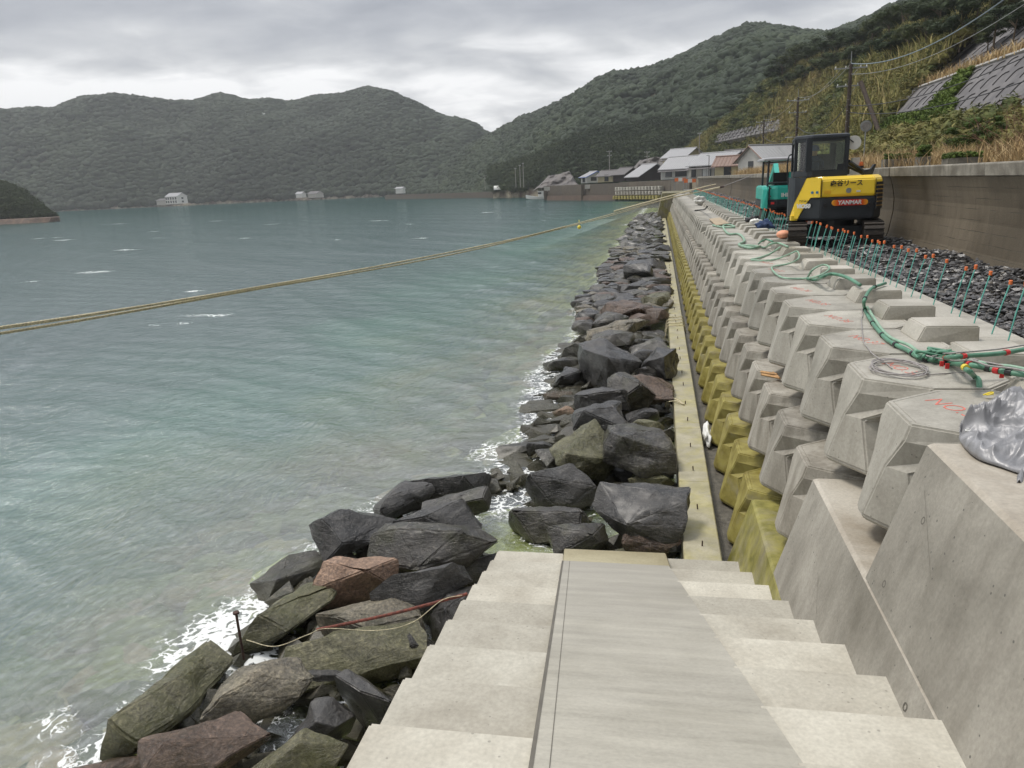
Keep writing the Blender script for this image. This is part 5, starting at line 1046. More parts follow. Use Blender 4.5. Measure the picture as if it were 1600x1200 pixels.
# fishing boat by the harbour wall
c = atZ(842, 311, SEA); bt = empty('fishing_boat', (c.x, c.y, SEA), math.radians(8)); tag(bt, 'white fishing boat moored at the seaward end of the harbour wall', 'boat')
bm = BM(); loft(bm, [[(x, y * w_, z + max(0, -x - 1) * .22) for y, z in ((-1, .75), (-.8, -.2), (0, -.35), (.8, -.2), (1, .75))] for x, w_ in ((-4, .15), (-2.8, .75), (-1, 1.1), (1, 1.15), (3, 1.0))]); obj('hull', bm, M['white'], bt)
bm = BM(); box(bm, -.2, 1.5, -.65, .65, .7, 2.3); box(bm, -.4, 1.7, -.75, .75, 2.302, 2.4); cb_ = obj('cabin', bm, M['white'], bt, bevel=.05); bm = BM(); box(bm, -.215, .8, -.66, .66, 1.5, 2.0); obj('cabin_window', bm, M['window'], cb_)
bm = BM(); tube(bm, [(1, 0, 2.4), (1, 0, 4.2)], .04, 5); tube(bm, [(1, -.5, 3.6), (1, .5, 3.6)], .03, 5); obj('mast', bm, M['concpole'], bt); bm = BM(); disc(bm, (2.4, .3, 1.0), .35, .5); disc(bm, (2.2, -.4, .95), .28, .4); obj('deck_drum', bm, M['rust'], bt)
# bare rock faces
def rockface(pxs, Ys, label, mt, nu=26, nv=14, nz=1.6):
    tl, tr_, br_, bl = [atY(p[0], p[1], Y) for p, Y in zip(pxs, Ys)]; V = []
    for i in range(nu):
        for j in range(nv):
            a = tl.lerp(tr_, i / (nu - 1)); b = bl.lerp(br_, i / (nu - 1)); q = b.lerp(a, j / (nv - 1)); e = min(i, nu - 1 - i, j + 3, nv - 1 - j) / 3
            q = q + Vector((.2, -1, .3)) * (mnoise.noise(q * .35) * nz + mnoise.noise(q * .9) * nz * .5 - max(0, 1 - e) * 3.5); V.append(q[:])
    Fq = [(i * nv + j, (i + 1) * nv + j, (i + 1) * nv + j + 1, i * nv + j + 1) for i in range(nu - 1) for j in range(nv - 1)]
    tag(npobj('rock_face', V, Fq, mt, smooth=False), kind='structure')
RF = concrete('grey_rock_face', (.11, .10, .095), (.22, .20, .19), pits=0, big=.25, streak=.6, bump=.8)
rockface(((858, 270), (890, 262), (912, 290), (832, 294)), (238, 238, 226, 228), '', RF); rockface(((1003, 243), (1037, 240), (1050, 262), (985, 266)), (214, 212, 206, 208), '', RF)
# ================================================================== POLES + WIRES
def upole(x, y, ztop, label, arms=((-.35, 1.25), (-1.7, 1.0)), r=.16, mt='woodpole', zb=-.35, spike=.9):
    r_ = empty('utility_pole', (x, y, zb)); tag(r_, label, 'utility pole', 'utility poles along the village road'); H = ztop - zb
    bm = BM(); tube(bm, [(0, 0, -.3), (0, 0, H)], r, 10, r2=r * .7); obj('pole', bm, M[mt], r_)
    for dz_, hw_ in arms:
        bm = BM(); box(bm, -hw_, hw_, -.06, .06, H + dz_ - .05, H + dz_ + .05); tube(bm, [(0, -.02, H + dz_ - .7), (hw_ * .5, -.02, H + dz_)], .025, 4); ao = obj('crossarm', bm, M['steel'], r_)
        for q in (-.92, -.3, .6, .95):
            bm = BM(); disc(bm, (q * hw_, 0, H + dz_ + .12), .05, .14, n=8, r2=.035); obj('insulator', bm, M['white'], ao)
    if spike: bm = BM(); tube(bm, [(0, 0, H), (0, 0, H + spike)], .03, 5); obj('top_rod', bm, M['steel'], r_)
    bm = BM(); [tube(bm, [(-.0, -.14, z), (.2 * (1 if k % 2 else -1), -.14, z)], .012, 4) for k, z in enumerate(np.arange(2.5, H - 2, .42))]; obj('foot_pegs', bm, M['steel'], r_)
    return r_
P1, P2, P3 = (.2155 * 70, 70, .118 * 70), (.1595 * 100, 100, .085 * 100), (.122 * 140, 140, .062 * 140)
upole(*P1, 'tall brown utility pole with two crossarms right behind the yellow excavator', r=.19)
upole(*P2, 'middle utility pole, seen just left of the excavator cab, with a crossarm near its top', r=.17); upole(*P3, 'utility pole in front of the white house with the pale tiled roof', r=.16, spike=.7)
a, b = atY(1345, 128, 70), atY(1383, 232, 66); bm = BM(); tube(bm, [a, b], .17, 10); tag(obj('brace_pole', bm, M['woodpole']), 'thick brown pole leaning against the tall utility pole behind the excavator', 'pole')
for px, py0, py1, Y, lab in ((952, 268, 235, 222, 'grey utility pole behind the white and blue house'), (1011, 262, 236, 210, 'thin pole on the grey slope above the black barn'), (817, 289, 255, 262, 'tall lamp pole right of the pair on the far sea wall'), (812, 289, 258, 266, 'lamp pole standing close to the taller one on the far sea wall'), (805, 289, 263, 280, 'thin pole left of the two lamp poles on the far sea wall'), (757, 294, 274, 330, 'utility pole before the dark woods on the far shore'), (1093, 250, 208, 170, 'grey pole rising behind the two storey house')):
    t_, b_ = atY(px, py1, Y), atY(px, py0, Y); upole(t_.x, Y, t_.z, lab, arms=((-.3, .7), (-1.4, .6)) if px in (952, 757, 1011) else ((-.1, .35),), r=.12, mt='concpole', zb=b_.z - .5, spike=0)
t_ = atY(1108, 243, 128); b_ = empty('street_lamp', (t_.x, 128, -.3)); tag(b_, 'thin lamp post standing in front of the long pale roofed house', 'lamp post'); bm = BM(); tube(bm, [(0, 0, 0), (0, 0, t_.z + .3)], .05, 8); obj('post', bm, M['woodpole'], b_); bm = BM(); box(bm, -.4, .05, -.08, .08, t_.z + .28, t_.z + .36); obj('lamp_head', bm, M['steel'], b_)
t_ = atY(1233, 214, 98); b_ = empty('street_lamp', (t_.x + 1.0, 98.8, -.3)); tag(b_, 'short white armed lamp fixed beside the middle utility pole', 'lamp'); bm = BM(); tube(bm, [(0, 0, 0), (0, 0, t_.z + .2), (-.5, 0, t_.z + .3)], .05, 6); obj('post', bm, M['concpole'], b_); bm = BM(); box(bm, -1.3, -.45, -.1, .1, t_.z + .26, t_.z + .34); obj('lamp_head', bm, M['white'], b_)
def wire(a, b, sag, r, label, mt='black'):
    a, b = Vector(a), Vector(b); pts = [a.lerp(b, k / 24) - Vector((0, 0, sag * 4 * (k / 24) * (1 - k / 24))) for k in range(25)]; bm = BM(); tube(bm, pts, r, 5); tag(obj('cable', bm, M[mt]), label, 'cable', 'overhead cables'); 
M['cable_blue'] = plain('bluish_cable', (.20, .25, .28), .6)
wire(P1, atY(1620, -40, 44), 1.2, .035, 'thick bluish overhead cable rising from the tall pole to the top right corner', 'cable_blue')
wire((P1[0], P1[1], P1[2] - .8), atY(1625, -10, 46), 1.0, .02, 'thin overhead cable running just below the bluish one', 'steel')
wire((P1[0], P1[1], P1[2] - 3.2), atY(1625, 78, 44), .7, .03, 'black cable crossing the upper edge of the ivy'); wire((P1[0], P1[1], P1[2] - 3.7), atY(1625, 118, 43), .7, .03, 'black cable crossing the middle of the ivy')
wire(P1, P2, .8, .02, 'upper overhead cable between the tall and the middle utility pole', 'steel'); wire((P1[0] - .7, P1[1], P1[2] - .3), (P2[0] - .7, P2[1], P2[2] - .3), .9, .02, 'second overhead cable between the tall and the middle utility pole', 'steel')
wire((P1[0], P1[1], P1[2] - 3), (P2[0], P2[1], P2[2] - 3.2), 1.5, .04, 'thick black cable sagging between the tall and the middle utility pole'); wire((P2[0], P2[1], P2[2] - 3.2), (P3[0], P3[1], P3[2] - 2.6), 1.4, .04, 'thick black cable sagging from the middle utility pole toward the white house')
wire(P2, P3, .7, .02, 'upper overhead cable between the middle pole and the pole by the white house', 'steel')
s_ = atY(1353, 197, 44); r = empty('road_sign', (s_.x, 44, -.3)); tag(r, 'small round road sign seen from behind, above the excavator beacon', 'road sign'); bm = BM(); tube(bm, [(0, 0, 0), (0, 0, s_.z + .5)], .03, 8); obj('post', bm, M['steel'], r); bm = BM(); disc(bm, (0, -.05, s_.z + .3), .28, .03, 'y', 24); obj('disc', bm, M['steel'], r); bm = BM(); disc(bm, (0, -.07, s_.z + .3), .2, .012, 'y', 24); obj('bracket', bm, M['concpole'], r)
# ================================================================== YELLOW EXCAVATOR
ex = empty('excavator', (3.86, 19.5, -1.62)); tag(ex, 'yellow and charcoal mini excavator with a glazed cab, seen from behind on the gravel bed', 'excavator')
EY = 18.3
def E_(px, py, y=EY): c = atY(px, py, y); return (c.x, c.z)
def echild(name, bm, mt, p=None, bevel=0, seg=2, smooth=False):
    o = obj(name, bm, mt, bevel=bevel, seg=seg, smooth=smooth); o.parent = p or ex
    if p is None: o.matrix_parent_inverse = Matrix.Translation(-Vector(ex.location))
    return o
# plan outline of the house, tail toward the camera
plan = [(3.17, 20.6), (2.97, 19.15), (3.02, 18.72), (3.50, 18.36), (4.60, 18.30), (4.80, 18.52), (4.90, 18.95), (4.92, 20.6)]
def ring(zoff, s=1.0): return [(3.9 + (x - 3.9) * s, 19.5 + (y - 19.5) * s, zoff) for x, y in plan]
bm = BM(); loft(bm, [ring(-1.07, .93), ring(-1.02, .985), ring(-.58, 1.0), ring(-.56, .97)]); echild('counterweight', bm, M['dgrey'], bevel=.03)
bm = BM(); loft(bm, [ring(-.559, .985), ring(-.50, 1.0), ring(-.20, .985), ring(-.12, .93)]); body = echild('engine_cover', bm, M['yellow'], bevel=.02)
# slanted yellow panel at the left side
def on_left(x): return 18.36 + max(0, (3.5 - x)) * .75 if x > 3.02 else 18.72 + (3.02 - x) * 3.2
def outline(t_):      # walk from the front left corner round the tail
    P_ = [Vector(q) for q in ((3.17, 20.6), (2.97, 19.15), (3.02, 18.72), (3.50, 18.36), (4.60, 18.30))]; n_ = len(P_) - 1; i = min(int(t_), n_ - 1); f = t_ - i; p0, p1 = P_[i], P_[i + 1]; d_ = (p1 - p0).normalized(); return p0.lerp(p1, f), Vector((d_.y, -d_.x))
def shell(name, rows, off, mt):
    bm = BM(); rings = []
    for t_, zl, zh in rows:
        q, n_ = outline(t_); n_ = n_ if n_.y < 0 or n_.x < 0 else -n_; a, b = q + n_ * off, q - n_ * .03; rings.append([(a.x, a.y, zl), (a.x, a.y, zh), (b.x, b.y, zh), (b.x, b.y, zl)])
    loft(bm, rings); return echild(name, bm, mt)
shell('side_cover', [(0, -1.0, -.12), (1.0, -1.0, -.12), (1.35, -.95, -.12), (1.7, -.82, -.12), (2.0, -.66, -.12), (2.2, -.42, -.12), (2.42, -.14, -.12)], .028, M['dgrey'])
shell('side_panel', [(1.36, -1.02, -.955), (1.7, -1.02, -.825), (2.0, -1.02, -.665), (2.14, -1.02, -.50), (2.2, -.95, -.43), (2.42, -.72, -.145), (2.62, -.56, -.13), (2.98, -.555, -.14)], .02, M['yellow'])
bm = BM(); box(bm, 2.95, 3.08, 18.70, 18.9, -1.06, -.95); echild('corner_step', bm, M['yellow'], bevel=.01)
# seams + vents
bm = BM(); box(bm, 3.503, 3.511, 18.345, 18.37, -.545, -.2); box(bm, 4.598, 4.606, 18.292, 18.31, -.545, -.2); echild('panel_seam', bm, M['dgrey'])
bm = BM(); 
for k in range(7): 
    z = -.27 - k * .085; box(bm, -.115, .115, -.012, .02, z - .058, z, rot=Matrix.Rotation(math.radians(48), 3, 'Z'), at=(4.71, 18.385, 0))
echild('vent_slots', bm, M['black']); bm = BM()
for k in range(6):
    z = -.335 - k * .085; box(bm, -.12, .12, -.03, -.013, z - .02, z, rot=Matrix.Rotation(math.radians(48), 3, 'Z'), at=(4.71, 18.385, 0))
echild('vent_bar', bm, plain('brown_vent_bar', (.30, .18, .06), .5))
bm = BM(); pts = [(4.62, -.98), (4.78, -.98), (4.80, -.56), (4.62, -.56)]
# logo plate, lettering
x0, z0 = E_(1300, 317.5); x1, z1 = E_(1356, 315); cx, cz = (x0 + x1) / 2, (z0 + z1) / 2
bm = BM(); rr = .062; w2 = .37; pl = [(cx + sgx * (w2 - rr) + rr * math.cos(a), cz + rr * math.sin(a)) for sgx, a in [(1, t_) for t_ in np.linspace(-math.pi / 2, math.pi / 2, 8)] + [(-1, t_) for t_ in np.linspace(math.pi / 2, 1.5 * math.pi, 8)]]
YB = 18.36 - (cx - 3.5) * .055
prism(bm, pl, YB - .045, YB + .02); m, t, p, _ = mat_base('logo_plate'); v = coords(t, False); sp_ = nd(t, 'ShaderNodeSeparateXYZ'); t.links.new(v, sp_.inputs[0])
mr = nd(t, 'ShaderNodeMapRange'); t.links.new(math_n(t, 'ABSOLUTE', math_n(t, 'SUBTRACT', sp_.outputs[0], cx)), mr.inputs[0]); mr.inputs[1].default_value = .14; mr.inputs[2].default_value = .36
t.links.new(ramp_n(t, mr.outputs[0], [(0, (.55, .012, .01)), (.55, (.72, .10, .01)), (1, (.85, .38, .03))]), p.inputs['Base Color']); p.inputs['Roughness'].default_value = .3
lg = echild('logo_plate', bm, m)
def etext(name, body_, size, x, y, z, mt, bold=0, shear=0.0, rz=0.0, p=None):
    mw = Matrix.Translation((x, y, z)) @ Matrix.Rotation(rz, 4, 'Z') @ Matrix.Rotation(math.pi / 2, 4, 'X'); o = text(name, body_, size, mw, mt, None, .003, bold, shear); o.parent = p or ex; o.matrix_parent_inverse = Matrix.Translation(-Vector(ex.location)); return o
etext('lettering', 'YANMAR', .118, cx - .01, YB - .05, cz, M['white'], .004, .12)
etext('lettering', '森谷リース', .135, 4.01, 18.322, -.28, M['black'], .003)
etext('lettering', 'ViO50', .12, 3.17, on_left(3.17) - .06, -.745, M['white'], .008, .2, rz=-.62); etext('lettering', '755561', .07, 3.17, on_left(3.17) - .06, -.635, M['black'], 0, 0, rz=-.62)
bm = BM()
for x, z, r_ in ((3.33, -.45, .03), (3.42, -.45, .03)): disc(bm, (x, on_left(x) - .045, z), r_, .012, 'y', 16)
echild('round_sticker', bm, plain('blue_sticker', (.10, .28, .42), .4)); bm = BM(); disc(bm, (4.06, 18.318, -.43), .055, .012, 'y', 18); echild('emblem', bm, M['steel'])
bm = BM(); box(bm, 4.22, 4.30, 18.306, 18.318, -.47, -.435); echild('white_sticker', bm, M['white']); bm = BM(); box(bm, 3.56, 3.70, 18.34, 18.348, -.49, -.42); echild('warning_sticker', bm, plain('amber_sticker', (.75, .42, .02), .4))
bm = BM(); 
for x in (3.60, 4.52): disc(bm, (x, 18.335 - (x - 3.5) * .05, -.74), .05, .05, 'y', 16)
echild('recessed_bolt', bm, M['black'])
# cab
cabp = [(3.16, 20.35), (3.0, 18.98), (3.22, 18.62), (3.30, 18.55), (4.06, 18.52), (4.10, 18.9), (4.10, 20.35)]
def cring(z, s): return [(3.55 + (x - 3.55) * s, 19.5 + (y - 19.5) * s, z) for x, y in cabp]
bm = BM(); loft(bm, [cring(-.12, 1.0), cring(.02, 1.0)]); cabo = echild('cab', bm, M['dgrey'], bevel=.012)
bm = BM(); 
def post(x, y, w_=.045, z0=.0, z1=.70): box(bm, x - w_, x + w_, y - w_, y + w_, z0, z1)
post(3.04, 18.99, .035); post(3.25, 18.62, .06); post(4.02, 18.56, .045); post(3.18, 20.28, .035); post(4.06, 20.3); loft(bm, [cring(.64, .985), cring(.70, .99)])
box(bm, 3.85, 4.02, 18.53, 18.57, .021, .14); echild('cab_frame', bm, M['dgrey'], bevel=.008)
bm = BM(); loft(bm, [cring(.701, 1.02), cring(.76, 1.01), cring(.785, .93)]); echild('cab_roof', bm, M['dgrey'], bevel=.012)
mg = bpy.data.materials.new('tinted_glass'); mg.use_nodes = True; t = mg.node_tree; t.nodes.clear(); out = nd(t, 'ShaderNodeOutputMaterial'); g1 = nd(t, 'ShaderNodeBsdfGlossy'); g1.inputs['Roughness'].default_value = .03; g2 = nd(t, 'ShaderNodeBsdfTransparent'); g2.inputs[0].default_value = (.94, .98, .88, 1); fr_ = nd(t, 'ShaderNodeFresnel'); fr_.inputs[0].default_value = 1.5; mx = nd(t, 'ShaderNodeMixShader'); t.links.new(math_n(t, 'ADD', fr_.outputs[0], .04), mx.inputs[0]); t.links.new(g2.outputs[0], mx.inputs[1]); t.links.new(g1.outputs[0], mx.inputs[2]); t.links.new(mx.outputs[0], out.inputs[0])
def pane(a, b, z0, z1, th=.012):
    bm = BM(); a = Vector((*a, 0)); b = Vector((*b, 0)); d_ = (b - a).normalized(); n_ = Vector((d_.y, -d_.x, 0)) * th / 2
    loft(bm, [[a - n_ + Vector((0, 0, z)), b - n_ + Vector((0, 0, z)), b + n_ + Vector((0, 0, z)), a + n_ + Vector((0, 0, z))] for z in (z0, z1)]); return echild('window', bm, mg)
pane((3.31, 18.58), (3.975, 18.56), .025, .635); pane((3.07, 18.93), (3.20, 18.70), .025, .635); pane((3.05, 19.04), (3.17, 20.23), .025, .635); pane((3.22, 20.32), (4.02, 20.33), .025, .635); pane((4.09, 18.95), (4.09, 20.25), .025, .635)
bm = BM(); box(bm, 3.3, 3.9, 19.45, 19.55, -.1, .38); box(bm, 3.3, 3.9, 19.3, 19.85, -.12, .0); echild('seat', bm, M['black'], bevel=.03)
bm = BM(); disc(bm, (4.19, 18.7, .575), .15, .03, 'y', 20); o = echild('work_mirror', bm, M['white']); o.rotation_euler = (0, 0, 0)
bm = BM(); tube(bm, [(4.06, 18.6, .66), (4.19, 18.7, .58)], .012, 6); echild('mirror_arm', bm, M['dgrey'])
bm = BM(); tube(bm, catmull([(3.08, 20.0, -.5), (3.0, 19.9, .1), (3.02, 19.9, .36), (3.10, 20.0, .42)], 6), .018, 6); echild('hand_rail', bm, M['dgrey'])
bm = BM(); disc(bm, (4.42, 18.9, .12), .045, .09, r2=.035); bc_ = echild('beacon', bm, M['orange'], bevel=.01); bm = BM(); disc(bm, (4.42, 18.9, .055), .055, .04); echild('beacon_base', bm, M['black'], bc_)
bm = BM(); loft(bm, [[(4.40, 18.62, -.12), (4.60, 18.62, -.12), (4.66, 18.62, .10), (4.62, 18.62, .10), (4.56, 18.62, 0), (4.40, 18.62, -.02)], [(4.40, 18.75, -.12), (4.60, 18.75, -.12), (4.66, 18.75, .10), (4.62, 18.75, .10), (4.56, 18.75, 0), (4.40, 18.75, -.02)]]); echild('rear_bracket', bm, M['dgrey'])
bm = BM(); box(bm, 4.24, 4.40, 18.95, 19.1, .10, .26); echild('white_jug', bm, M['white'], bevel=.03)
# boom and arm, folded forward to the right of the cab
bm = BM(); loft(bm, [[(x + w_, y, z) for w_, z in ((-.09, z0_), (.09, z0_), (.09, z1_), (-.09, z1_))] for x, y, z0_, z1_ in ((4.25, 19.6, -.1, .12), (4.28, 20.6, .10, .40), (4.3, 21.8, -.2, .12), (4.3, 22.7, -.85, -.62))]); echild('boom', bm, M['dgrey'], bevel=.01)
bm = BM(); loft(bm, [[(x + w_, y, z) for w_, z in ((-.07, z0_), (.07, z0_), (.07, z1_), (-.07, z1_))] for x, y, z0_, z1_ in ((4.3, 22.6, -.75, -.55), (4.3, 23.1, -1.5, -1.4))]); echild('arm', bm, M['dgrey'])
bm = BM(); prism(bm, [(22.7, -1.55), (23.3, -1.35), (23.45, -1.6), (23.0, -1.66)], 4.05, 4.55, 'x'); echild('bucket', bm, M['rustdark'])
bm = BM(); tube(bm, [(4.1, 18.7, .18), (4.48, 18.9, -.06)], .05, 8); tube(bm, [(4.1, 18.9, .10), (4.5, 19.1, -.08)], .035, 8); echild('hydraulic_ram', bm, M['dgrey'])
# undercarriage, turned a little toward the camera
um = Matrix.Translation((3.98, 19.3, 0)) @ Matrix.Rotation(math.radians(-9), 4, 'Z')
bm = BM(); disc(bm, (0, 0, -1.16), .45, .22); box(bm, -.6, .6, -.45, .45, -1.45, -1.22); bmesh.ops.transform(bm, matrix=um, verts=bm.verts); echild('turntable', bm, M['dgrey'])
for sx in (-.78, .78):
    bm = BM(); n = 36; L2, R_ = .95, .245; loop = []
    for k in range(n):
        a = 2 * math.pi * k / n; loop.append((math.copysign(L2 - 0, math.cos(a)) * 1.0 * min(1, abs(math.cos(a)) * 1.6) + .0 + R_ * math.cos(a), -1.375 + R_ * math.sin(a)))
    prof_ = []
    prism(bm, [(y, z) for y, z in loop], sx - .19, sx + .19, 'x'); bmesh.ops.transform(bm, matrix=um, verts=bm.verts); tk_ = echild('track', bm, M['rubber'])
    bm = BM()
    for k in range(44):     # grouser bars all round
        s = k / 44 * (4 * L2 + 2 * math.pi * R_)
        if s < 2 * L2: y, z, a = -L2 + s, -1.375 + R_, 0
        elif s < 2 * L2 + math.pi * R_: a = (s - 2 * L2) / R_; y, z = L2 + R_ * math.sin(a), -1.375 + R_ * math.cos(a)
        elif s < 4 * L2 + math.pi * R_: y, z, a = L2 - (s - 2 * L2 - math.pi * R_), -1.375 - R_, math.pi
        else: a = math.pi + (s - 4 * L2 - math.pi * R_) / R_; y, z = -L2 + R_ * math.sin(a), -1.375 + R_ * math.cos(a)
        box(bm, -.2, .2, -.024, .024, -.004, .03, rot=Matrix.Rotation(-a, 3, 'X'), at=(sx, y, z))
    bmesh.ops.transform(bm, matrix=um, verts=bm.verts); echild('track_bars', bm, M['rubber'], tk_)
# operator
def person_mesh():
    V = [(0, 0, .0), (0, .02, .18), (0, .03, .36), (0, .03, .45), (0, .01, .50), (0, -.0, .58), (0, -.0, .66), (-.17, .03, .40), (-.24, -.10, .22), (-.16, -.32, .22), (.17, .03, .40), (.24, -.10, .22), (.16, -.32, .22), (-.11, -.12, -.02), (-.13, -.45, .0), (-.13, -.50, -.35), (.11, -.12, -.02), (.13, -.45, .0), (.13, -.50, -.35)]
    Ed = [(0, 1), (1, 2), (2, 3), (3, 4), (4, 5), (5, 6), (3, 7), (7, 8), (8, 9), (3, 10), (10, 11), (11, 12), (0, 13), (13, 14), (14, 15), (0, 16), (16, 17), (17, 18)]
    Rr_ = [.15, .145, .17, .10, .06, .095, .07, .075, .055, .035, .075, .055, .035, .10, .08, .055, .10, .08, .055]
    me = bpy.data.meshes.new('body'); me.from_pydata(V, Ed, []); o = bpy.data.objects.new('tmp', me); COL.objects.link(o); md = o.modifiers.new('s', 'SKIN'); o.modifiers.new('u', 'SUBSURF').levels = 2
    for i, sv in enumerate(me.skin_vertices[0].data): sv.radius = (Rr_[i], Rr_[i] * .85); sv.use_root = (i == 0)
    dg = bpy.context.evaluated_depsgraph_get(); m2 = bpy.data.meshes.new_from_object(o.evaluated_get(dg)); bpy.data.objects.remove(o); m2.name = 'body'; return m2
pm = person_mesh(); pm.materials.append(M['jacket']); pm.polygons.foreach_set('use_smooth', [True] * len(pm.polygons))
pr = empty('person', (3.46, 19.22, -.12), math.pi); pr.scale = (.92,) * 3; tag(pr, 'person in a dark blue jacket and blue helmet sitting in the excavator cab', 'person')
bo = link(bpy.data.objects.new('body', pm), pr); bm = BM(); bmesh.ops.create_uvsphere(bm, u_segments=20, v_segments=12, radius=.135)
for v_ in bm.verts: v_.co = Vector((v_.co.x, v_.co.y * 1.15, max(v_.co.z, -.02) * 1.0 + .64))
obj('helmet', bm, M['blue'], pr, smooth=True)
bm = BM(); bmesh.ops.create_uvsphere(bm, u_segments=16, v_segments=10, radius=.10)
for v_ in bm.verts: v_.co = Vector((v_.co.x * .9, v_.co.y - .02 - (.035 if v_.co.y < -.07 and abs(v_.co.x) < .03 and abs(v_.co.z) < .03 else 0), v_.co.z * 1.2 + .575))
for v_ in [v for v in bm.verts if v.co.y < -.09 and .57 < v.co.z < .61 and .02 < abs(v.co.x) < .06]: v_.co.y += .015
obj('face', bm, M['skin'], pr, smooth=True)
for sx in (-1, 1):
    bm = BM(); tube(bm, [(sx * .16, -.32, .22), (sx * .155, -.37, .225)], .032, 8, r2=.036)
    for q in range(4): tube(bm, [(sx * .16 - .028 + q * .019, -.37, .232), (sx * .16 - .028 + q * .019, -.42 - (.008 if q in (1, 2) else 0), .226), (sx * .16 - .028 + q * .019, -.43, .195)], .0095, 6, r2=.007)
    tube(bm, [(sx * .125, -.35, .222), (sx * .105, -.385, .205), (sx * .11, -.41, .195)], .011, 6, r2=.008); obj('hand', bm, M['skin'], pr, smooth=True)
    bm = BM(); tube(bm, [(sx * .16, -.42, .08), (sx * .16, -.425, .22)], .012, 6); obj('joystick', bm, M['black'], None) if False else bm.free()
# ================================================================== TEAL EXCAVATOR
tx = empty('excavator', (4.1, 28, -1.62)); tag(tx, 'small teal excavator with a canopy roof standing left behind the yellow one', 'excavator')
def tchild(name, bm, mt, bevel=0, p=None): o = obj(name, bm, mt, bevel=bevel, seg=2); o.parent = p or tx; o.matrix_parent_inverse = Matrix.Translation(-Vector(tx.location)); return o
plan = [(3.36, 29.2), (3.34, 27.5), (3.46, 27.15), (3.8, 27.0), (4.55, 27.0), (4.9, 27.2), (4.98, 27.6), (4.98, 29.2)]
def ring(z, s): return [(4.15 + (x - 4.15) * s, 28.2 + (y - 28.2) * s, z) for x, y in plan]
bm = BM(); loft(bm, [ring(-1.10, .95), ring(-1.05, .99), ring(-.84, 1.0)]); tchild('counterweight', bm, M['dgrey'], .03)
bm = BM(); loft(bm, [ring(-.839, .985), ring(-.45, .985), ring(-.39, .93)]); tchild('engine_cover', bm, M['teal'], .02)
bm = BM(); loft(bm, [[(3.33, 26.98, -1.12), (3.50, 26.96, -1.12), (3.50, 26.98, -.5), (3.36, 27.05, -.5)], [(3.33, 27.5, -1.12), (3.5, 27.5, -1.12), (3.5, 27.5, -.42), (3.36, 27.5, -.42)]]); tchild('side_panel', bm, M['teal'], .02)
bm = BM(); box(bm, 3.52, 3.56, 26.955, 26.99, -.83, -.4); box(bm, 3.52, 3.6, 26.95, 27.0, -.74, -.70); box(bm, 3.52, 3.6, 26.95, 27.0, -.5, -.46); tchild('hinge', bm, M['dgrey'])
bm = BM(); box(bm, 3.6, 3.7, 26.93, 27.01, -.98, -.91); tchild('tail_reflector', bm, M['redtape'])
mw = Matrix.Translation((4.02, 26.99, -.70)) @ Matrix.Rotation(math.pi / 2, 4, 'X'); o = text('lettering', 'IHI', .17, mw, M['white'], None, .003, .006); o.parent = tx; o.matrix_parent_inverse = Matrix.Translation(-Vector(tx.location))
bm = BM(); [tube(bm, [(x, y, -.4), (x + .02, y, .43)], .035, 8) for x, y in ((3.5, 27.2), (4.7, 27.2), (3.52, 28.7), (4.7, 28.7))]; tube(bm, [(3.5, 27.15, -.30), (4.7, 27.15, -.30)], .03, 6); tchild('canopy_post', bm, M['dgrey'])
bm = BM(); loft(bm, [[(x, y, z) for x, y in ((3.34, 26.9), (4.9, 26.9), (4.9, 29.0), (3.34, 29.0))] for z in (.40, .46)] + [[(x, y, .50) for x, y in ((3.45, 27.0), (4.8, 27.0), (4.8, 28.9), (3.45, 28.9))]]); tchild('canopy', bm, M['roof_pale'], .015)
bm = BM(); box(bm, 3.72, 4.2, 27.5, 27.62, -.35, .02); box(bm, 3.74, 4.18, 27.4, 27.9, -.42, -.30); tchild('seat', bm, M['black'], .05)
bm = BM(); loft(bm, [[(4.17, 27.3, -.35), (4.32, 27.3, -.35), (4.30, 27.3, -.05), (4.2, 27.3, .05)], [(4.17, 27.5, -.35), (4.32, 27.5, -.35), (4.30, 27.5, -.05), (4.2, 27.5, .05)]]); tchild('control_cover', bm, M['teal'], .02)
bm = BM(); disc(bm, (4.15, 28.2, -1.16), .4, .14); box(bm, 3.7, 4.6, 27.6, 28.8, -1.45, -1.22); tchild('turntable', bm, M['dgrey'])
for x in (3.55, 4.72):
    bm = BM(); prism(bm, [(28.2 + math.copysign(.75, math.cos(a)) + .22 * math.cos(a), -1.40 + .22 * math.sin(a)) for a in np.linspace(.05, 2 * math.pi - .05, 28)], x - .17, x + .17, 'x'); tchild('track', bm, M['rubber'])
bm = BM(); loft(bm, [[(4.15 + w_, y, z) for w_, z in ((-.08, z0_), (.08, z0_), (.08, z1_), (-.08, z1_))] for y, z0_, z1_ in ((29.1, -.8, -.6), (30.2, .1, .35), (31.3, -.4, -.2))]); tchild('boom', bm, M['teal'])
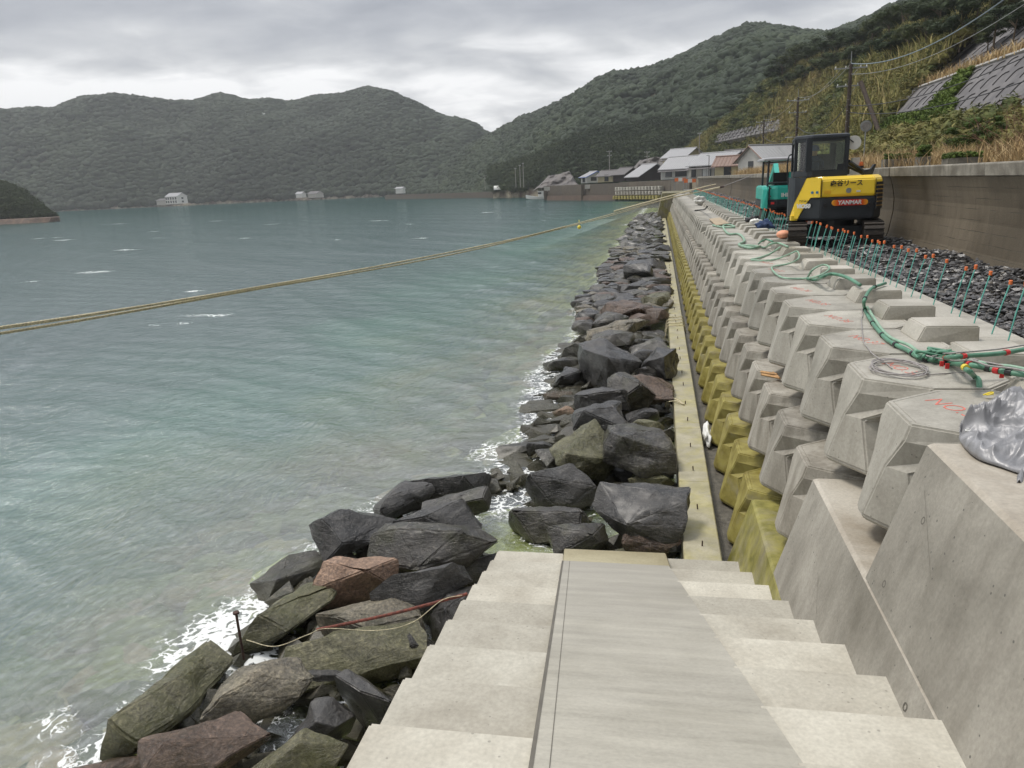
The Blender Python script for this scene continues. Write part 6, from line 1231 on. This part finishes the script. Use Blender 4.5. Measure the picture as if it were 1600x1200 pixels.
# ================================================================== MOORING ROPE
rp = [(5.42, 48.0, -.02), tuple(atY(1128, 292, 44.5)), tuple(atY(1040, 311, 36)), tuple(atY(920, 344, 27.5)), tuple(atY(800, 374, 21.5)), tuple(atY(600, 414, 15.2)), tuple(atY(400, 449, 11.6)), tuple(atY(200, 482, 8.6)), tuple(atY(0, 512, 6.7)), tuple(atY(-300, 552, 5.0))]
path = catmull(rp[1:], 40)
mr_ = empty('mooring_rope', tuple(path[0])); tag(mr_, 'long pale yellow mooring rope of two strands stretched over the water to the old wall', 'rope')
def rchild(name, bm, mt): return (lambda o: (setattr(o, 'parent', mr_), setattr(o, 'matrix_parent_inverse', Matrix.Translation(-Vector(mr_.location))), o)[2])(obj(name, bm, mt, smooth=True))
Ltot = [0]
for a, b in zip(path, path[1:]): Ltot.append(Ltot[-1] + (b - a).length)
def resample(step):
    out = []; s = 0; i = 0
    while s < Ltot[-1]:
        while Ltot[i + 1] < s: i += 1
        f = (s - Ltot[i]) / (Ltot[i + 1] - Ltot[i]); out.append((s, path[i].lerp(path[i + 1], f))); s += step
    return out
dense = resample(.022)
for sx, rr_s, drop in ((1, .018, 0), (-1, .016, .05)):
    bm = BM()
    for h in range(3):
        pts = []
        for k, (s, p_) in enumerate(dense):
            if s < 20 and k % 3: continue
            sep_ = drop * min(1, s / 10) * (1 + .3 * math.sin(s * .5)); a = s * 2 * math.pi / .16 + h * 2.094
            pts.append(p_ + Vector((.35 * math.cos(a), .35 * math.sin(a), math.sin(a + .5))) * rr_s * .55 + Vector((0, 0, -sep_)) + Vector((.02 * sx, 0, 0)))
        tube(bm, pts, rr_s * .62, 4, cap=False)
    rchild('strand', bm, M['rope'])
bm = BM(); tube(bm, [rp[0], rp[1]], .022, 6); rchild('thin_line', bm, M['wire']); bm = BM(); a, b = Vector(rp[1]), Vector(rp[2]); d = (b - a).normalized(); tube(bm, [a - d * .25, a, a + d * .5], .06, 8, r2=.05); rchild('lashing', bm, M['rustdark'])
bm = BM(); tube(bm, [a + d * .5, a + d * 3.5], .05, 8, r2=.04); rchild('spliced_end', bm, M['rope']); p_ = atY(905, 355, 27); bm = BM(); bmesh.ops.create_icosphere(bm, subdivisions=2, radius=.07, matrix=Matrix.Translation(p_)); tube(bm, [p_, p_ + Vector((0, 0, .25))], .01, 4); rchild('small_float', bm, M['yellowtape'])
a = atY(1118, 288, 46); a2 = atY(1100, 292, 44); bm = BM(); tube(bm, catmull([a, a2, atY(1040, 308, 36.5), atY(960, 330, 30)], 8), .03, 6); rchild('second_line', bm, M['rope'])
# ================================================================== HOSES, WIRES, TARPAULIN AND ODDS AND ENDS
def lay(pts, ox, oy, k, lift=.03, zz=ZT):
    out = []
    for x, y in pts:
        p_ = atZ(ox + x / k, oy + y / k, zz + lift)
        if p_.x > 2.42: p_ = atZ(ox + x / k, oy + y / k, zz + .155 + lift)
        out.append(p_)
    return out
def hose(name, pts, r, mt, label=None, parent=None, cat='hose', smooth=8):
    bm = BM(); tube(bm, catmull(pts, smooth), r, 8); o = obj(name, bm, M[mt], smooth=True)
    if parent: o.parent = parent; o.matrix_parent_inverse = Matrix.Translation(-Vector(parent.location))
    elif label: tag(o, label, cat)
    return o
hb = empty('hose_bundle', tuple(atZ(1450, 562, ZT))); tag(hb, 'bundle of green hoses tied with black and red tape near the right edge', 'hose bundle')
A_ = lay([(445, 120), (330, 165), (270, 260), (275, 340), (330, 440), (400, 530), (480, 605), (620, 675), (720, 735), (830, 760), (1000, 790), (1150, 800), (1300, 830), (1450, 860), (1620, 885)], 1300, 420, 5.3333)
hose('hose', A_, .020, 'hose', parent=hb); hose('hose', [p_ + Vector((.03, .03, .025 + .01 * math.sin(i * 2))) for i, p_ in enumerate(A_[3:])], .015, 'hose_pale', parent=hb)
B_ = lay([(830, 755), (930, 742), (1000, 735), (1200, 720), (1400, 705), (1620, 668)], 1300, 420, 5.3333, .05); hose('hose', B_, .019, 'hose', parent=hb)
C_ = lay([(1110, 835), (1150, 858), (1190, 900), (1225, 945), (1245, 985)], 1300, 420, 5.3333, .03); C_[-1].z -= .18; hose('hose', C_, .020, 'hose', parent=hb)
for off in (.05, -.04): hose('white_wire', [p_ + Vector((random.uniform(-.03, .03), off + random.uniform(-.03, .03), .035)) for p_ in A_[8:]], .007, 'wire', parent=hb)
hose('white_wire', [p_ + Vector((0, random.uniform(-.05, .03), .03)) for p_ in B_], .006, 'wire', parent=hb)
def tape(c, d, r, mt): bm = BM(); d = Vector(d).normalized(); tube(bm, [c - d * .02, c + d * .02], r, 10); o = obj('tape', bm, M[mt]); o.parent = hb; o.matrix_parent_inverse = Matrix.Translation(-Vector(hb.location))
CA = catmull(A_, 8)
for k in range(6, len(CA) - 2, 9): tape(CA[k], CA[k + 1] - CA[k], .026, 'black')
CB = catmull(B_, 8)
for k in (10, 20, 34): tape(CB[k], CB[k + 1] - CB[k], .023, 'redtape')
tape(C_[0] + Vector((0, 0, .01)), C_[1] - C_[0], .026, 'yellowtape'); tape(CA[88], CA[89] - CA[88], .028, 'redtape'); tape(CA[100], CA[101] - CA[100], .028, 'redtape')
for (x, y) in ((915, 790), (960, 810), (1115, 790), (1415, 885)):
    c = atZ(1300 + x / 5.333, 420 + y / 5.333, ZT + .12); bm = BM(); box(bm, -.014, .014, -.006, .006, -.022, .02); o = obj('red_tag', bm, M['redtape'], loc=tuple(c)); o.parent = hb; o.matrix_parent_inverse = Matrix.Translation(-Vector(hb.location))
bm = BM(); c = lay([(850, 715)], 1300, 420, 5.3333, .06)[0]
for k in range(6): tube(bm, catmull([c + Vector((random.uniform(-.16, .16), random.uniform(-.07, .07), random.uniform(-.02, .05))) for _ in range(5)], 5), .012, 6)
o = obj('knotted_end', bm, M['hose'], smooth=True); o.parent = hb; o.matrix_parent_inverse = Matrix.Translation(-Vector(hb.location))
L1 = lay([(110, 370), (290, 378), (450, 350), (600, 290), (680, 262), (712, 312), (680, 370), (560, 420), (400, 448), (368, 480), (440, 560), (560, 600), (800, 600), (950, 570), (1070, 500), (1080, 452), (1000, 432), (880, 490), (815, 585)], 1160, 360, 8)
hose('hose', L1, .016, 'hose_pale', 'pale green hose looping over the ribs in the middle of the top tier')
hose('hose', lay([(110, 362), (200, 345), (350, 290), (470, 212)], 1160, 360, 8), .02, 'hose_pale', 'short pale green hose leading back from the leftmost hose bend')
hose('hose', lay([(810, 602), (920, 618), (1000, 580), (1100, 545), (1220, 560), (1340, 605), (1470, 682)], 1160, 360, 8, .05), .024, 'hose', 'dark taped green hose rising over a rib right of the loops')
hose('hose', lay([(0, 185), (150, 192), (280, 212), (350, 170), (450, 158), (570, 205)], 1160, 360, 8), .022, 'hose_pale', 'pale green hose arching over two ribs near the orange buoy')
hose('hose', lay([(200, 170), (240, 135), (300, 113), (380, 140)], 1160, 360, 8, .05), .02, 'hose', 'thin green hose arc beside the orange buoy')
hose('hose', lay([(430, 495), (560, 520), (700, 518), (640, 490), (560, 505), (620, 598), (760, 608), (828, 690), (758, 738), (900, 780), (1020, 762)], 1060, 290, 8, .04), .03, 'hose_pale', 'tangled green hose lying beside the plywood sheet')
w_ = empty('wire_coil', tuple(atZ(1404, 577, ZT))); tag(w_, 'loose coil of thin grey wire on the second nearest top tier block', 'wire coil')
c = atZ(1404, 577, ZT + .015); pts = []
for k in range(90): a = k / 90 * 2 * math.pi * 5; pts.append(c + Vector(((.20 + .025 * math.sin(k * .9)) * math.cos(a) + .02 * math.sin(k * .17), (.27 + .03 * math.sin(k * .6)) * math.sin(a) + .03 * math.sin(k * .11), .01 + .012 * math.sin(k * .3) ** 2)))
bm = BM(); tube(bm, pts, .0055, 5); o = obj('coil', bm, M['wire']); o.parent = w_; o.matrix_parent_inverse = Matrix.Translation(-Vector(w_.location))
hose('wire_tail', lay([(250, 340), (255, 390), (245, 430), (262, 600), (300, 660), (340, 710), (440, 780), (500, 830)], 1300, 420, 5.333, .012), .005, 'wire', parent=w_); hose('wire_tail', [c + Vector((.1, -.2, 0))] + lay([(900, 875), (1100, 862), (1120, 850)], 1300, 420, 5.333, .012), .005, 'wire', parent=w_)
# tarpaulin
ns, nv_ = 150, 100
bot = [(1500, 676), (1505, 700), (1522, 716), (1558, 729), (1600, 742), (1680, 768), (1760, 800)]; top = [(1501, 675), (1522, 653), (1552, 634), (1582, 620), (1600, 615), (1680, 592), (1760, 580)]
bp_ = [atZ(x, y, ZT + .012) for x, y in bot]; tp_ = [atZ(x, y, ZT + .05) for x, y in top]; BP, TP = catmull(bp_, 12), catmull(tp_, 12); V = []
for i in range(ns):
    f = i / (ns - 1) * (len(BP) - 1); a = BP[int(f)].lerp(BP[min(int(f) + 1, len(BP) - 1)], f % 1); b = TP[int(f)].lerp(TP[min(int(f) + 1, len(TP) - 1)], f % 1)
    for j in range(nv_):
        v_ = j / (nv_ - 1); q = a.lerp(b, v_); hgt = .20 * min(1, i / 46) * math.sin(math.pi * min(1, v_ * 1.02)) ** .7
        def rdg(k, sd): return (1 - min(1, abs(mnoise.noise(Vector((q.x * k * .8 + q.y * k * .5, q.y * k * 1.2 - q.x * k * .4, sd))) * 2.6))) ** 1.6
        wr = rdg(3.2, 1.1) * .10 + rdg(6.5, 4.2) * .05 + rdg(13, 7.7) * .02 + mnoise.noise(q * 2) * .05
        V.append((q.x + mnoise.noise(q * 6) * .03, q.y + mnoise.noise(q * 6 + Vector((9, 0, 0))) * .03, max(q.z, q.z + hgt * .26 + wr * 1.05 * math.sin(math.pi * v_) ** .5)))
Fq = [(i * nv_ + j, (i + 1) * nv_ + j, (i + 1) * nv_ + j + 1, i * nv_ + j + 1) for i in range(ns - 1) for j in range(nv_ - 1)]
M['tarp'] = plain('silver_tarpaulin', (.27, .27, .28), .46, metal=.3, var=.2, sc_=5, bump=.12)
tp = npobj('tarpaulin', V, Fq, M['tarp'], smooth=True); tag(tp, 'crumpled silver grey tarpaulin with eyelets lying on the wall top at the right edge', 'tarpaulin')
so_ = tp.modifiers.new('thickness', 'SOLIDIFY'); so_.thickness = .004
for (x, y) in ((1551, 645), (1513, 672)):
    c = atZ(x, y, ZT + .07); bm = BM(); tube(bm, [c + Vector((.014 * math.cos(a), .014 * math.sin(a), .003 * math.cos(a))) for a in np.linspace(0, 2 * math.pi, 12, endpoint=False)], .004, 5, closed=True); obj('eyelet', bm, M['white'], tp)
V = []; 
for i in range(8):
    for j in range(16):
        a = atZ(1586 + i * 4.5, 700 + j * 4.4, ZT + .02 - j * .004); V.append((a.x, a.y, a.z + .03 * math.sin(i * 1.7 + j * .4) + .03))
Fq = [(i * 16 + j, (i + 1) * 16 + j, (i + 1) * 16 + j + 1, i * 16 + j + 1) for i in range(7) for j in range(15)]; o = npobj('loose_flap', V, Fq, M['tarp'], tp, smooth=True); o.modifiers.new('t', 'SOLIDIFY').thickness = .004
bm = BM(); c = atZ(1545, 612 + 8, ZT + .02); tube(bm, catmull([c + Vector((random.uniform(-.05, .05), random.uniform(-.04, .04), random.uniform(0, .03))) for _ in range(6)], 5), .006, 5); tag(obj('cord', bm, M['yellowtape']), 'short yellow and black cord lying on the NO.39 block by the tarpaulin', 'cord')
# board, planks, buoy, bags
P4 = [atZ(x, y, ZT + .05) for x, y in ((1108, 343), (1125, 341), (1139, 350), (1119, 353))]; bm = BM(); loft(bm, [P4, [p_ + Vector((0, 0, .03)) for p_ in P4]]); tag(obj('plywood_sheet', bm, M['ply']), 'worn plywood sheet bridging the gap in the top tier', 'board')
zq = ZM + .02; bm = BM(); 
for (xa, ya, xb, yb) in ((1189, 581, 1214, 585), (1190, 585, 1217, 590), (1208, 582, 1218, 591)): a, b = atZ(xa, ya, zq), atZ(xb, yb, zq + .03); tube(bm, [a, b], .018, 4)
tag(obj('wood_scraps', bm, M['plank']), 'orange brown splintered wood lying on a middle tier block', 'wood scraps')
c = atZ(1224, 371, ZT + .18); bm = BM(); bmesh.ops.create_uvsphere(bm, u_segments=24, v_segments=14, radius=.16); 
for v_ in bm.verts: v_.co.z *= .62; v_.co.y *= .95
o = obj('buoy', bm, plain('faded_orange_buoy', (.78, .36, .22), .6, var=.15, sc_=8), smooth=True, loc=(c.x, c.y, ZT + .25)); tag(o, 'faded orange buoy resting on a concrete rib by the rebars', 'buoy')
def bundle(px, py, r, mt, label, name, seed, z=ZT + .2):
    c = atZ(px, py, z); V_, F_ = ico(3, .45, seed, .6); tag(npobj(name, V_ * r + np.array(c[:]), F_, M[mt], smooth=True), label, name.replace('_', ' '))
bundle(1176, 344, .22, 'black', 'black bag at the edge of the ribs beside the distant rebars', 'bag', 3); bundle(1181, 347, .16, 'white', 'white rag beside the black bag near the distant rebars', 'rag', 4); bundle(1194, 352, .24, 'jacket', 'dark blue sack lying between a rib and the rebars', 'sack', 5)
bundle(1093, 313, .35, 'wall_white', 'pile of pale sacks at the far end of the top tier', 'sacks', 8, ZT + .3)
bm = BM(); a = atZ(1088, 322, ZT + .05); tube(bm, catmull([atZ(1086, 329, ZT + .03), atZ(1094, 328, ZT + .05), atZ(1101, 327, ZT + .25), atZ(1105, 323, ZT + .5)], 5), .035, 6); tag(obj('dark_cord', bm, M['black']), 'black strap lying on the far top tier blocks', 'strap')
# things on the footing strip
zs = -4.10
bm = BM()
for k in range(4):
    y_ = atZ(1050, 497 + k * 4.5, zs).y; tube(bm, catmull([(.18, y_ + .05, -4.45), (.24, y_, -4.12), (.29, y_, -4.075), (.5, y_ + random.uniform(-.08, .08), -4.07), (.705, y_ + .03, -4.075), (.76, y_ + .1, -4.3)], 5), .014, 6)
tag(obj('rope_loops', bm, M['rope'], smooth=True), 'tan rope wound several times round the footing strip', 'rope')
bm = BM(); a = atZ(1044, 622, zs + .02); b = atZ(1069, 632, zs + .02); tube(bm, catmull([(a.x - .05, a.y, -4.25), a, (a + b) / 2 + Vector((0, .08, .02)), b, (a + b) / 2 + Vector((0, -.06, .02)), a + Vector((-.03, -.1, -.05))], 6), .013, 6)
tag(obj('rope_loop', bm, M['rope'], smooth=True), 'single rope loop hooked over a pin of the footing strip', 'rope')
V_, F_ = ico(3, .5, 12, 1); c = Vector((.80, atZ(1095, 680, -4.2).y, -4.2)); tag(npobj('white_rag', V_ * np.array([.08, .34, .13]) + np.array(c[:]), F_, M['white'], smooth=True), 'white cloth jammed between the footing strip and the bottom tier', 'cloth')
# rusty bar, cord and upright rod among the boulders
a, b = atZ(495, 984, -3.93), atZ(730, 928, -3.55); bm = BM(); tube(bm, catmull([a, a.lerp(b, .5) + Vector((0, 0, -.02)), b], 6), .015, 8); tag(obj('rusty_bar', bm, M['rust']), 'long thin rusty bar lying across the boulders to the stairs', 'bar')
bm = BM(); tube(bm, catmull([atZ(385, 1000, -3.8), atZ(430, 1010, -3.8), atZ(480, 992, -3.75), atZ(510, 982, -3.75), atZ(590, 985, -3.75), atZ(645, 972, -3.7), atZ(690, 938, -3.6), atZ(722, 930, -3.55)], 8), .004, 5); tag(obj('thin_cord', bm, M['rope']), 'thin pale cord hanging in a curve from the upright steel rod', 'cord')
b = atZ(381, 1030, -4.35); hgt = b.length * 66 / F / .93; bm = BM(); tube(bm, [b, b + Vector((-.01, 0, hgt))], .013, 7); disc(bm, tuple(b + Vector((-.01, 0, hgt + .01))), .03, .02, n=10); tag(obj('steel_rod', bm, M['rustdark']), 'dark upright steel rod with a flat head standing in the surf between boulders', 'rod')
# gull
c = atY(412, 178, 150); gl_ = empty('gull', tuple(c)); tag(gl_, 'white gull flying in front of the far hill', 'bird'); bm = BM(); loft(bm, [[(x, r_ * math.cos(a), r_ * math.sin(a)) for a in np.linspace(0, 2 * math.pi, 8, endpoint=False)] for x, r_ in ((-.28, .02), (-.15, .08), (.05, .09), (.2, .05), (.32, .01))]); obj('body', bm, M['white'], gl_)
for s in (-1, 1): bm = BM(); loft(bm, [[(.1, 0, .02), (-.08, 0, .02), (-.08, 0, .0), (.1, 0, 0)], [(.08, s * .35, .2), (-.06, s * .35, .2), (-.06, s * .35, .185), (.08, s * .35, .185)], [(-.02, s * .7, .12), (-.06, s * .7, .12), (-.06, s * .7, .11), (-.02, s * .7, .11)]]); obj('wing', bm, M['white'], gl_)
# ================================================================== HAZE
HAZE = True
if HAZE:
    bm = BM(); box(bm, -1500, 700, -90, 1500, -22, 200); h = obj('haze', bm, None); h.data.materials.clear()
    m = bpy.data.materials.new('haze_air'); m.use_nodes = True; t = m.node_tree; t.nodes.clear(); out = nd(t, 'ShaderNodeOutputMaterial'); pv = nd(t, 'ShaderNodeVolumePrincipled'); pv.inputs['Color'].default_value = (.86, .89, .93, 1); pv.inputs['Density'].default_value = .00033; pv.inputs['Anisotropy'].default_value = .2
    t.links.new(pv.outputs[0], out.inputs['Volume']); h.data.materials.append(m); tag(h, 'thin rainy haze over the bay', 'haze', kind='stuff')
